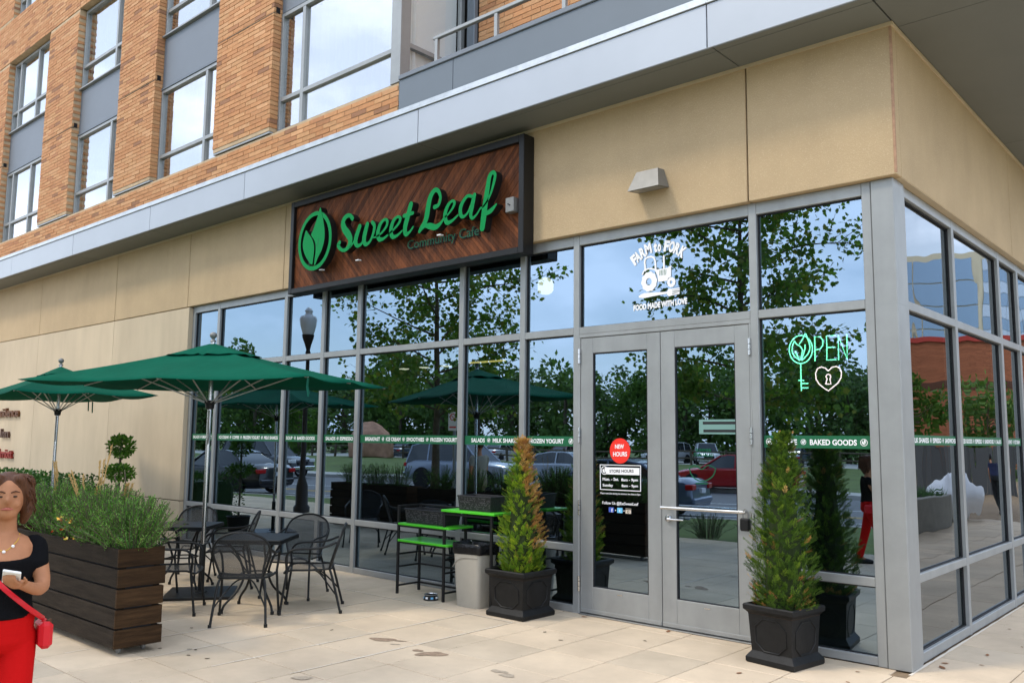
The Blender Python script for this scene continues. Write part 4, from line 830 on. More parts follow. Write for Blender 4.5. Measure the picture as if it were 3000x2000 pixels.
for w, s_ in vis[:300]:
    mb = MB(); slab_box(mb, s_); mb.build('paving_slab', rndg.choice([M['pave'], M['pave'], M['pave2']]), plaza)
mb = MB()
for s_ in [t[1] for t in vis[300:]] + rest: slab_box(mb, s_, rndg.randint(0, 1))
stuff(mb.build('paving', [M['pave'], M['pave2']], plaza))
def wob(pts, wd):   # wandering bead of caulk
    L_ = []; Rr_ = []
    for x, y in pts:
        a = wd * rndg.uniform(.6, 1.25); L_.append((x, y, a))
    return L_
def caulk(x0, y0, x1, y1, wd=.007):
    n = int(math.hypot(x1 - x0, y1 - y0) / .12) + 1; dx, dy = x1 - x0, y1 - y0; q = math.hypot(dx, dy); nx, ny = -dy / q, dx / q; vs = []; fs = []
    for i in range(n + 1):
        t = i / n; a = wd * rndg.uniform(.5, 1.2); j = rndg.uniform(-.002, .002); vs += [(x0 + dx * t + nx * (a + j), y0 + dy * t + ny * (a + j), .0032), (x0 + dx * t - nx * (a - j), y0 + dy * t - ny * (a - j), .0032)]
        if i: k = 2 * i; fs.append((k - 2, k - 1, k + 1, k))
    mb = MB(); mb.add(vs, fs); mb.build('joint_caulk', M['caulk'], plaza)
for k in range(4): caulk(-3.38 - .603 * k, -.81, -3.38 - .603 * k, -3.3 - .3 * k, .008 if k < 2 else .006)
caulk(-12, -.80, -3.38, -.80, .006); caulk(.025, -.10, .025, 9, .012); caulk(-3.2, -.006, -11.4, -.006, .008)
def blob(name, cx, cy, rx, ry, rot, m_, seed, zz=.0036):
    r_1 = random.Random(seed); n = 26; ph = [r_1.uniform(0, 6.28) for _ in range(4)]; P = []
    for i in range(n):
        t = 2 * math.pi * i / n; k = 1 + .18 * math.sin(2 * t + ph[0]) + .13 * math.sin(3 * t + ph[1]) + .08 * math.sin(5 * t + ph[2]); x, y = rx * k * math.cos(t), ry * k * math.sin(t)
        P.append((cx + x * math.cos(rot) - y * math.sin(rot), cy + x * math.sin(rot) + y * math.cos(rot), zz))
    mb = MB(); mb.add(P, [tuple(range(n))]); return mb.build(name, m_, plaza)
for a in ((-3.73, -2.12, .13, .085, .3, 'stain', 1), (-3.58, -2.05, .07, .02, .4, 'stain', 2), (-3.05, -2.17, .14, .10, .7, 'stain', 3), (-3.22, -2.17, .06, .04, 0, 'stain', 31), (-2.30, -2.18, .08, .05, .2, 'stain2', 4), (-2.18, -2.22, .08, .05, .5, 'stain2', 5), (-3.22, -3.31, .11, .045, .6, 'stain2', 6), (-3.52, -2.16, .05, .02, .6, 'stain2', 7), (-1.75, -.55, .5, .16, .1, 'stain2', 8)):
    if a[-1] == 8: continue
    blob('spill_mark', a[0], a[1], a[2] * .8, a[3] * .8, a[4], M[a[5]], a[6])
for i, (x, y) in enumerate(((-4.55, -3.42), (-4.6, -3.45), (-4.8, -3.60), (-4.42, -3.55), (-4.22, -3.5), (-4.35, -2.2), (-5.33, -3.04), (-2.6, -1.05), (-2.9, -.9), (-1.2, -1.6), (-1.5, -2.5), (-.4, -1.9), (-2.05, -.55))): blob('gum_spot', x, y, .018, .012, i, M['gum'], 40 + i)
mb = MB()
for i in range(900):
    if i % 3: x, y = rndg.choice([-1.28, -1.878, -2.476, -3.074, -3.38, -3.983, -4.586]) + rndg.gauss(0, .02), rndg.uniform(-5.5, -.05)
    else: x, y = rndg.uniform(-8, 1.2), rndg.uniform(-5.5, -.05)
    if i % 7 == 0: x, y = rndg.uniform(-11, -.2), -abs(rndg.gauss(0, .05)) - .01
    if i % 11 == 0: x, y = abs(rndg.gauss(0, .08)) + .03, rndg.uniform(0, 6)
    q = rndg.uniform(.002, .006); a = rndg.uniform(0, 3); c_, s_ = math.cos(a) * q, math.sin(a) * q; mb.add([(x - c_, y - s_, .0034), (x + s_ * .5, y - c_ * .5, .0034), (x + c_, y + s_, .0045), (x - s_ * .5, y + c_ * .5, .0034)], [(0, 1, 2, 3)], rndg.choice([0, 0, 1]))
stuff(mb.build('grit', [M['gum'], M['deadleaf']], plaza))
def dead_leaf(x, y, rz, s_=.045, i=0):
    mb = MB(); P = [(-1, 0, 0), (-.4, .38, .12), (.3, .42, .05), (1, .05, .2), (.3, -.4, .1), (-.5, -.35, .02)]
    mb.add([(p[0] * s_, p[1] * s_, .004 + p[2] * s_ * .5) for p in P], [tuple(range(6))])
    o = mb.build('fallen_leaf', M['deadleaf'], None, 0, (x, y, 0)); o.rotation_euler = (0, 0, rz); return o
LL = [(.35, .62), (.30, 1.02), (.62, 1.0), (.45, 1.55), (.12, .48), (.14, .32), (.20, 2.3), (.55, 2.0), (.8, .4), (-.25, -.62), (-.95, -.95), (.3, -.4), (-.1, -.9), (-3.05, -.10), (-2.1, -.08), (-.3, -.28)]
for i, (x, y) in enumerate(LL): tag(dead_leaf(x, y, i * 1.7, .022 + .012 * (i % 3)), 'small curled brown leaf lying on the pale paving', 'leaf', 'fallen leaves on the paving')
gr = thing('drain_grate', 'small dark drain grate set in the paving round the corner', 'drain', (1.6, 2.6, 0)); pb('frame', M['alum_dark'], gr, lambda m: [m.box(1.45 + k * .03, 1.465 + k * .03, 2.45, 2.75, .002, .006) for k in range(10)] and m.box(1.44, 1.76, 2.44, 2.449, .002, .006))
# ------------------------------------------------------------------ wrought-iron chairs and tables
meshm = bpy.data.materials.new('expanded_metal'); meshm.use_nodes = True
_n = meshm.node_tree.nodes; _l = meshm.node_tree.links; _p = _n['Principled BSDF']; _p.inputs['Base Color'].default_value = (.020, .022, .023, 1); _p.inputs['Roughness'].default_value = .5
_t = _n.new('ShaderNodeBsdfTransparent'); _ms = _n.new('ShaderNodeMixShader'); _tc = _n.new('ShaderNodeTexCoord'); _b = _n.new('ShaderNodeTexBrick'); _mp = _n.new('ShaderNodeMapping'); _mp.inputs['Rotation'].default_value = (R(60), 0, R(45))
_b.inputs['Scale'].default_value = 70; _b.inputs['Mortar Size'].default_value = .024; _b.inputs['Color1'].default_value = (1, 1, 1, 1); _b.inputs['Color2'].default_value = (1, 1, 1, 1); _b.inputs['Mortar'].default_value = (0, 0, 0, 1); _b.inputs['Brick Width'].default_value = .5; _b.inputs['Row Height'].default_value = .5 * .35
_mr = _n.new('ShaderNodeMapRange'); _mr.inputs[3].default_value = .06; _mr.inputs[4].default_value = .46
_l.new(_tc.outputs['Object'], _mp.inputs['Vector']); _l.new(_mp.outputs[0], _b.inputs['Vector']); _l.new(_b.outputs['Color'], _mr.inputs[0]); _l.new(_mr.outputs[0], _ms.inputs[0]); _l.new(_p.outputs[0], _ms.inputs[1]); _l.new(_t.outputs[0], _ms.inputs[2]); _l.new(_ms.outputs[0], _n['Material Output'].inputs['Surface'])
def chair_proto():
    t = thing('patio_chair', '', 'chair', (0, 0, 0), 'black mesh patio chairs', world=False)
    arch = cr([(-.19, -.19, .435), (-.235, -.225, .56), (-.262, -.265, .68), (-.215, -.305, .79), (-.105, -.328, .848), (0, -.333, .862), (.105, -.328, .848), (.215, -.305, .79), (.262, -.265, .68), (.235, -.225, .56), (.19, -.19, .435)], 4)
    pb('back_frame', M['iron'], t, lambda m: m.tube(arch, .0115, 8), 50)
    half = arch[:len(arch) // 2 + 1]; vs = []; fs = []; nn = 8
    for i, p in enumerate(half):
        for j in range(nn + 1):
            s_ = 1 - 2 * j / nn; vs.append((p[0] * s_, p[1] - .022 * (1 - s_ * s_), p[2]))
    for i in range(len(half) - 1):
        for j in range(nn): fs.append((i * (nn + 1) + j, i * (nn + 1) + j + 1, (i + 1) * (nn + 1) + j + 1, (i + 1) * (nn + 1) + j))
    pb('backrest', meshm, t, lambda m: m.add(vs, fs), 60)
    def seat(m):
        n = 10; V = []; Fq = []
        for i in range(n + 1):
            y = -.20 + .45 * i / n; zz = .432 - .012 * math.sin(math.pi * i / n) - (.03 * ((i - 8) / 2) ** 2 if i > 8 else 0); hw = .205 + .045 * math.sin(math.pi * .5 * min(1, i / 6)); 
            for j in range(9):
                s_ = -1 + 2 * j / 8; V.append((hw * s_, y, zz - .014 * (1 - s_ * s_)))
        for i in range(n):
            for j in range(8): Fq.append((i * 9 + j, i * 9 + j + 1, i * 9 + j + 10, i * 9 + j + 9))
        m.add(V, Fq)
    pb('seat', meshm, t, seat, 60)
    pb('seat_frame', M['iron'], t, lambda m: m.tube(cr([(-.20, -.20, .43), (-.25, 0, .425), (-.25, .18, .425), (-.22, .25, .395), (0, .255, .39), (.22, .25, .395), (.25, .18, .425), (.25, 0, .425), (.20, -.20, .43), (0, -.21, .43)], 3, True), .010, 6, 0, True, True), 50)
    for s_ in (-1, 1):
        pb('arm', M['iron'], t, lambda m: m.tube(cr([(s_ * .258, -.255, .70), (s_ * .285, -.14, .655), (s_ * .288, .0, .640), (s_ * .285, .12, .638), (s_ * .28, .195, .615), (s_ * .272, .232, .55), (s_ * .258, .225, .44)], 4), .0115, 8), 50)
        for P in ([(s_ * .258, .225, .445), (s_ * .262, .225, .38), (s_ * .272, .25, .2), (s_ * .285, .275, .0)], [(s_ * .195, -.19, .43), (s_ * .215, -.215, .37), (s_ * .235, -.27, .17), (s_ * .25, -.315, 0)]):
            pb('leg', M['iron'], t, lambda m: (m.tube(cr(P, 3), .012, 8), m.tube([(P[-1][0], P[-1][1], .03), (P[-1][0], P[-1][1], 0)], .017, 8)), 50)
    pb('stretcher', M['iron'], t, lambda m: m.tube(cr([(-.235, -.27, .17), (-.1, -.1, .36), (0, -.02, .395), (.1, -.1, .36), (.235, -.27, .17)], 4), .008, 6), 50)
    return t
CH = [  # x, y, facing (dx, dy), label
    (-5.28, -2.535, (-.75, .66), 'black mesh chair seen from behind, nearest the camera at the front table'),
    (-5.30, -1.765, (-.64, -.77), 'black mesh chair in side view to the right of the front table'),
    (-6.06, -1.43, (.50, -.86), 'black mesh chair behind the front table with its back to the glass'),
    (-6.20, -2.80, (.62, .78), 'black mesh chair beside the plank planter at the front table'),
    (-7.14, -1.63, (-.64, -.77), 'black mesh chair in side view right of the rear table'),
    (-7.96, -1.74, (.55, -.84), 'black mesh chair behind the rear table near the concrete wall'),
    (-7.05, -2.72, (-.55, .83), 'black mesh chair half hidden by the planter at the rear table'),
    (-9.10, -1.85, (.70, .70), 'farthest black mesh chair, only its back edge showing above the planter shrubs')]
cproto = chair_proto()
for i, (x, y, (dx, dy), lab) in enumerate(CH):
    rz = math.atan2(-dx, dy)
    if i == 0: cproto.location = (x, y, 0); cproto.rotation_euler = (0, 0, rz); cproto['label'] = lab
    else: copy_tree(cproto, (x, y, 0), rz, lab)
def table_proto():
    t = thing('patio_table', '', 'table', (0, 0, 0), 'black square patio tables', world=False); h = .335
    pb('table_top', M['iron'], t, lambda m: m.box(-h, h, -h, h, .705, .728, 0, .006)); pb('rim', M['iron'], t, lambda m: [m.box(*q) for q in ((-h, h, -h - .004, -h + .012, .685, .7045), (-h, h, h - .012, h + .004, .685, .7045), (-h - .004, -h + .012, -h + .013, h - .013, .685, .7045), (h - .012, h + .004, -h + .013, h - .013, .685, .7045))])
    pb('umbrella_cap', M['iron'], t, lambda m: m.lathe([(.035, 0), (.035, .006), (.028, .010)], (0, 0, .728), 14), 40)
    for a in (45, 135, 225, 315):
        c_, s_ = math.cos(R(a)), math.sin(R(a))
        pb('leg', M['iron'], t, lambda m: (m.tube([(c_ * q, s_ * q, z) for q, z in cr([(.34, .70), (.22, .57), (.15, .42), (.14, .32), (.20, .20), (.33, .08), (.36, 0)], 4)], .0125, 8), m.tube([(c_ * .36, s_ * .36, .03), (c_ * .36, s_ * .36, 0)], .018, 8)), 50)
    pb('leg_ring', M['iron'], t, lambda m: m.tube([(.15 * math.cos(R(a)), .15 * math.sin(R(a)), .36) for a in range(0, 360, 20)], .008, 6, 0, True, True), 50)
    return t
tpro = table_proto(); tpro.location = (-5.70, -2.155, 0); tpro.rotation_euler = (0, 0, R(40)); tpro['label'] = 'black square metal table in front of the umbrella pole, nearer the doors'
copy_tree(tpro, (-7.34, -2.08, 0), R(41), 'black square metal table behind the planter, left of the umbrella pole')
# ------------------------------------------------------------------ umbrellas
M['ribsteel'] = mat('rib_steel', (.45, .45, .44), .4, metal=.3)
def umbrella(px, py, ang, hl, hs, ze, label, rise=.43, straps=True):
    t = thing('patio_umbrella', label, 'umbrella', (px, py, 0), 'green market umbrellas')
    u = Vector((math.cos(ang), math.sin(ang), 0)); v = Vector((-math.sin(ang), math.cos(ang), 0)); c = Vector((px, py, 0)); zt = ze + rise
    def W_(a, b, z): return c + u * a + v * b + Vector((0, 0, z))
    ribs = [(hl, hs), (0, hs), (-hl, hs), (-hl, 0), (-hl, -hs), (0, -hs), (hl, -hs), (hl, 0)]
    NS, NR = 6, 7
    def surf(m, dz=0, t0=.10, t1=1.0, lift=0):
        vs = []; fs = []; n = len(ribs) * NS
        for k in range(len(ribs)):
            a, b = ribs[k], ribs[(k + 1) % len(ribs)]
            for j in range(NS):
                w = j / NS; ex, ey = a[0] + (b[0] - a[0]) * w, a[1] + (b[1] - a[1]) * w
                for i in range(NR + 1):
                    q = t0 + (t1 - t0) * i / NR; sag = .030 * math.sin(math.pi * w) * q + .022 * math.sin(math.pi * q)
                    z = zt - (zt - ze) * q - sag + dz; pull = 1 - .012 * math.sin(math.pi * w) * (q > .95)
                    vs.append(W_(ex * q * pull, ey * q * pull, z))
        for i in range(n):
            for j in range(NR): fs.append((i * (NR + 1) + j, i * (NR + 1) + j + 1, ((i + 1) % n) * (NR + 1) + j + 1, ((i + 1) % n) * (NR + 1) + j))
        m.add(vs, fs)
    cnp = pb('canopy', M['canvas'], t, surf, 30)
    md = cnp.modifiers.new('thick', 'SOLIDIFY'); md.thickness = .004
    def vent(m):
        vs = []; fs = []; n = 32
        for k in range(n):
            th = 2 * math.pi * k / n; cx_, cy_ = math.cos(th), math.sin(th); q = .27 / max(abs(cx_) / hl, abs(cy_) / hs)
            for w in (.05, .35, .7, .92, 1.04):
                z = zt - (zt - ze) * .27 * w + .030 * (1 - w) + .004 + (.010 * math.sin(k * 2.6) if w > 1 else 0) + .006 * math.sin(k * 1.9) * (w > .5); vs.append(W_(cx_ * q * w, cy_ * q * w, z))
        for k in range(n):
            for i in range(4): fs.append((k * 5 + i, k * 5 + i + 1, ((k + 1) % n) * 5 + i + 1, ((k + 1) % n) * 5 + i))
        m.add(vs, fs)
    vt = pb('vent_flap', M['canvas'], t, vent, 40); md = vt.modifiers.new('thick', 'SOLIDIFY'); md.thickness = .004
    pb('finial', M['steel_dull'], t, lambda m: m.lathe([(.034, 0), (.030, .02), (.016, .032), (.018, .04), (.034, .055), (.042, .078), (.034, .100), (.014, .113), (.002, .116)], (px, py, zt + .045), 16), 50)
    pb('pole', M['steel'], t, lambda m: m.tube([(px, py, .50), (px, py, zt + .05)], .024, 12), 40)
    hubz = ze - .235
    pb('runner', M['black'], t, lambda m: (m.lathe([(.027, -.06), (.045, -.05), (.050, 0), (.062, .01), (.062, .035), (.03, .045)], (px, py, hubz), 12)), 40)
    for a, b in ribs:
        rb = pb('rib', M['ribsteel'], t, lambda m: m.tube([W_(a * .03, b * .03, zt - .035), W_(a * .5, b * .5, zt - (zt - ze) * .5 - .045), W_(a * .98, b * .98, ze - .010)], .008, 6))
        pb('strut', M['ribsteel'], rb, lambda m: m.tube([W_(a * .025, b * .05, hubz + .02), W_(a * .52, b * .52, zt - (zt - ze) * .52 - .055)], .008, 6))
    pb('pole_tie', M['steel_dull'], t, lambda m: m.tube(cr([(px + .03, py - .02, hubz - .07), (px + .045, py - .03, hubz - .16), (px + .03, py - .02, hubz - .26), (px + .05, py - .025, hubz - .36), (px + .03, py - .02, hubz - .45)], 4), .008, 6), 50)
    if straps:
        for a, b, dz in ((-hl * .98, hs * .98, .20), (-hl * .96, hs * .90, .17)): pb('tie_strap', M['canvas_edge'], t, lambda m: m.tube([W_(a, b, ze - .01), W_(a + .01, b, ze - dz * .5), W_(a - .015, b + .01, ze - dz)], .011, 4, 0, True, False, .25))
    pb('base_sleeve', M['iron'], t, lambda m: m.tube([(px, py, .035), (px, py, .55)], .034, 12), 40); pb('crank_knob', M['iron'], t, lambda m: (m.tube([(px - .03, py - .03, .42), (px - .10, py - .06, .42)], .008, 6), m.lathe([(.014, -.02), (.02, 0), (.014, .02)], (px - .11, py - .065, .42), 8)), 40)
    Mz = Matrix.Rotation(ang + R(28), 3, 'Z'); pb('base_plate', M['iron'], t, lambda m: (m.obox((px, py, .018), (.36, .36, .014), Mz, 0, .006), m.lathe([(.075, .0), (.07, .012), (.04, .02)], (px, py, .032), 16)))
    return t
umbrella(-6.83, -2.135, -2.691, 1.78, .937, 2.343, 'large green market umbrella over the front tables, nearest the camera')
umbrella(-11.8, -1.9, -.14, 1.707, .937, 2.33, 'green market umbrella farther left, overlapping behind the nearer one')
# ------------------------------------------------------------------ plank planters
def planter(x0, x1, y0, y1, label):
    t = thing('plank_planter', label, 'planter', ((x0 + x1) / 2, (y0 + y1) / 2, 0)); z = .062
    for i in range(5):
        h = .1425; a = rndg.uniform(-.006, .006); z1 = z + h
        pb('board', M['plankdark'], t, lambda m: m.box(x0 + .026, x1 - .026, y0 + a * .3, y0 + .026, z, z1, 0, .003)); pb('board', M['plankdark'], t, lambda m: m.box(x0 + .026, x1 - .026, y1 - .026, y1, z, z1, 0, .003))
        e = rndg.uniform(-.008, .008)
        pb('board', M['plankend'], t, lambda m: m.box(x1 - .0255, x1 + a, y0 - .003 + e * .3, y1 + .004 + e, z, z1, 0, .003)); pb('board', M['plankend'], t, lambda m: m.box(x0 + a, x0 + .0255, y0, y1, z, z1, 0, .003))
        z = z1 + .0155
    pb('liner', M['alum_dark'], t, lambda m: m.box(x0 + .035, x1 - .035, y0 + .035, y1 - .035, .08, .72)); pb('soil', M['soil'], t, lambda m: m.box(x0 + .03, x1 - .03, y0 + .03, y1 - .03, .722, .76))
    for x in (x0, x1 - .102):
        for y in (y0 + .027, y1 - .072): pb('corner_post', M['plankdark'], t, lambda m: m.box(x + .027, x + .075, y, y + .045, .07, .80))
    for x in (x0 + .12, x1 - .12):
        for y in (y0 + .09, y1 - .09):
            pb('caster', M['steel_dull'], t, lambda m: (m.lathe([(.024, -.012), (.028, -.006), (.028, .006), (.024, .012)], (x, y, .029), 14, 0, Matrix.Rotation(R(90), 3, 'X')), m.box(x - .02, x + .02, y - .018, y + .018, .052, .0615)), 40)
    return t
M['plankend'] = mat('planter_end_board', (.036, .019, .008), .7, spec=.12, var=.5, vscale=5, bump=.35, bscale=40, objvar=.30, stretch=(.6, .6, 6))
planter(-7.05, -4.76, -4.00, -3.62, 'dark plank planter box on casters full of feathery shrubs, nearest the camera'); planter(-9.75, -7.35, -4.02, -3.62, 'second dark plank planter in line behind the nearest one'); planter(-12.4, -10.05, -4.04, -3.64, 'third dark plank planter, farthest left in the row')
# ------------------------------------------------------------------ pots by the doors
def pot(cx, cy, rz, label, sc_=1.0):
    t = thing('square_pot', label, 'pot', (cx, cy, 0), 'square charcoal pots', world=False, rotz=rz); t.scale = (sc_, sc_, 1)
    def body(m):
        rings = []
        for h, z in ((.235, 0), (.245, .012), (.245, .045), (.225, .070), (.212, .085), (.205, .095), (.222, .36), (.224, .385), (.238, .400), (.256, .415), (.258, .448), (.250, .458), (.232, .458), (.226, .40)):
            rings.append([(-h, -h, z), (h, -h, z), (h, h, z), (-h, h, z)])
        m.loft(rings)
    pb('pot_body', M['pot'], t, body); pb('soil', M['soil'], t, lambda m: m.box(-.224, .224, -.224, .224, .38, .402))
    for k in range(4):
        Mz = Matrix.Rotation(k * math.pi / 2, 3, 'Z')
        def octo(m):
            c_ = .225; P = []
            for a, b in ((-.075, .125), (.075, .125), (.155, .06), (.155, -.06), (.075, -.125), (-.075, -.125), (-.155, -.06), (-.155, .06)): P.append(Mz @ Vector((a, -(.2135 + b * .062), c_ + b)))
            m.tube(P, .008, 6, 0, True, True)
        pb('octagon_moulding', M['pot'], t, octo, 40)
    return t
pot(-.83, -.40, R(-9), 'square charcoal pot right of the doors holding the dark green conifer', .89); pot(-3.565, -.475, R(0), 'square charcoal pot left of the doors holding the half brown conifer')
# ------------------------------------------------------------------ stepped shelf with baskets, bin, bowl
sh_ = thing('stepped_shelf', 'stepped black metal shelf stand with lime green shelves against the glass', 'shelf', (-4.65, -.38, 0))
def post(x, y, z1): pb('post', M['black'], sh_, lambda m: m.box(x - .014, x + .014, y - .014, y + .014, 0, z1, 0, .003))
xa, xb, xc, yf_, yb_ = -5.36, -4.61, -3.91, -.545, -.215
for x, z in ((xa, .985), (xb, .957), (xc, .957)):
    for y in (yf_, yb_): post(x, y, z)
def rail(x0, x1, y0, y1, z): pb('rail', M['black'], sh_, lambda m: m.box(x0, x1, y0, y1, z - .010, z + .010, 0, .002))
for y in (yf_, yb_):
    rail(xa + .0145, xb - .0145, y - .01, y + .01, .755); rail(xa + .0145, xb - .0145, y - .01, y + .01, .572); rail(xb + .0145, xc - .0145, y - .01, y + .01, .935)
rail(xa + .0145, xb - .0145, yb_ - .01, yb_ + .01, .976); rail(xa + .0145, xb - .0145, yb_ - .01, yb_ + .01, .09); rail(xa + .0145, xb - .0145, yb_ - .01, yb_ + .01, .30); rail(xa + .0145, xb - .0145, yb_ - .01, yb_ + .01, .44)
for x in (xa, xb, xc):
    for z in (.09, .30, .44) if x != xc else (.09, .44): rail(x - .009, x + .009, yf_ + .0145, yb_ - .0145, z)
rail(xa - .009, xa + .009, yf_ + .0145, yb_ - .0145, .976)
pb('shelf_board', M['lime'], sh_, lambda m: m.box(xa + .017, xb + .10, yf_ - .03, yb_ + .02, .768, .792, 0, .004)); pb('shelf_board', M['lime'], sh_, lambda m: m.box(xa + .017, xb + .08, yf_ - .03, yb_ + .02, .584, .608, 0, .004)); pb('shelf_board', M['lime'], sh_, lambda m: m.box(xb - .03, xc + .06, yf_ - .03, yb_ + .03, .959, .984, 0, .004))
def basket(x0, x1, y0, y1, z0, z1, label):
    t = thing('basket', label, 'basket', ((x0 + x1) / 2, (y0 + y1) / 2, z0)); e = .015
    def b_(m):
        m.loft([[(x0 + e, y0 + e, z0), (x1 - e, y0 + e, z0), (x1 - e, y1 - e, z0), (x0 + e, y1 - e, z0)], [(x0, y0, z1), (x1, y0, z1), (x1, y1, z1), (x0, y1, z1)], [(x0 + .01, y0 + .01, z1), (x1 - .01, y0 + .01, z1), (x1 - .01, y1 - .01, z1), (x0 + .01, y1 - .01, z1)], [(x0 + e + .01, y0 + e + .01, z0 + .01), (x1 - e - .01, y0 + e + .01, z0 + .01), (x1 - e - .01, y1 - e - .01, z0 + .01), (x0 + e + .01, y1 - e - .01, z0 + .01)]])
    pb('body', M['basket'], t, b_); pb('rim', M['basket'], t, lambda m: m.tube([(x0, y0, z1), (x1, y0, z1), (x1, y1, z1), (x0, y1, z1)], .009, 6, 0, True, True))
    def weave(m):
        r3 = random.Random(int(x0 * 100)); n = int((x1 - x0) / .022)
        for i in range(n):
            for k in range(6):
                if r3.random() < .55:
                    cx_ = x0 + e + (i + .5) * (x1 - x0 - 2 * e) / n; z = z0 + .015 + k * (z1 - z0 - .02) / 6; s_ = (z - z0) / (z1 - z0); m.obox((cx_, y0 + e * (1 - s_) - .003, z + .01), (.012, .003, .0035), Matrix.Rotation(r3.uniform(-.9, .9), 3, 'Y'))
    stuff(pb('weave', mat('woven_strand', (.07, .07, .07), .45), t, weave))
basket(-5.29, -4.66, -.52, -.24, .793, .945, 'black woven basket on the lower left green shelf'); basket(-4.46, -3.97, -.50, -.22, .985, 1.135, 'black woven basket on the highest green shelf')
bn_ = thing('trash_bin', 'beige plastic trash bin with black liner beside the shelf', 'trash bin', (-4.22, -.45, 0))
def rr(cx, cy, hx, hy, z, r=.05, n=4):
    P = []
    for (sx, sy, a0) in ((1, 1, 0), (-1, 1, 90), (-1, -1, 180), (1, -1, 270)):
        for k in range(n + 1): a = R(a0 + 90 * k / n); P.append((cx + sx * (hx - r) + r * math.cos(a), cy + sy * (hy - r) + r * math.sin(a), z))
    return P
bcx, bcy = -4.225, -.46
pb('bin_body', M['trash'], bn_, lambda m: m.loft([rr(bcx, bcy, .165, .12, 0.0), rr(bcx, bcy, .168, .123, .02), rr(bcx, bcy, .195, .145, .56), rr(bcx, bcy, .197, .147, .60)]), 40)
pb('moulded_line', mat('bin_shadow_line', (.30, .275, .23), .5), bn_, lambda m: m.tube(cr([(bcx - .19, bcy - .143, .40), (bcx - .12, bcy - .147, .47), (bcx - .02, bcy - .147, .505), (bcx + .18, bcy - .147, .515)], 6), .004, 5), 50)
def bagf(m):
    r3 = random.Random(8); rings = []
    for q, z in ((1.02, .545), (1.05, .575), (1.06, .615), (1.05, .645), (1.0, .652), (.94, .64), (.90, .55)):
        rings.append([(bcx + (p[0] - bcx) * (q + r3.uniform(-.015, .02)), bcy + (p[1] - bcy) * (q + r3.uniform(-.015, .02)), z + r3.uniform(-.012, .012)) for p in rr(bcx, bcy, .198, .148, z)])
    m.loft(rings)
pb('bin_liner', M['bag'], bn_, bagf, 60)
bw = thing('dog_bowl', 'small steel dog bowl with blue and white bone pattern on the paving', 'bowl', (-4.80, -.545, 0))
pb('outer_shell', M['black'], bw, lambda m: m.lathe([(.075, 0), (.082, .004), (.068, .05), (.070, .056)], (-4.80, -.545, .001), 24), 50); pb('steel_dish', M['steel'], bw, lambda m: m.lathe([(.072, .056), (.076, .062), (.066, .063), (.050, .03), (.01, .025)], (-4.80, -.545, .001), 24), 50)
for a in range(0, 360, 45):
    th = R(a + 10); Mz = Matrix.Rotation(th, 3, 'Z'); pb('bone_patch', mat('bowl_patch', (.10, .33, .55) if (a // 45) % 2 else (.8, .8, .8), .5), bw, lambda m: m.obox(Vector((-4.80, -.545, .028)) + Mz @ Vector((.0765, 0, 0)), (.002, .014, .010), Mz @ Matrix.Rotation(R(-17), 3, 'Y')))
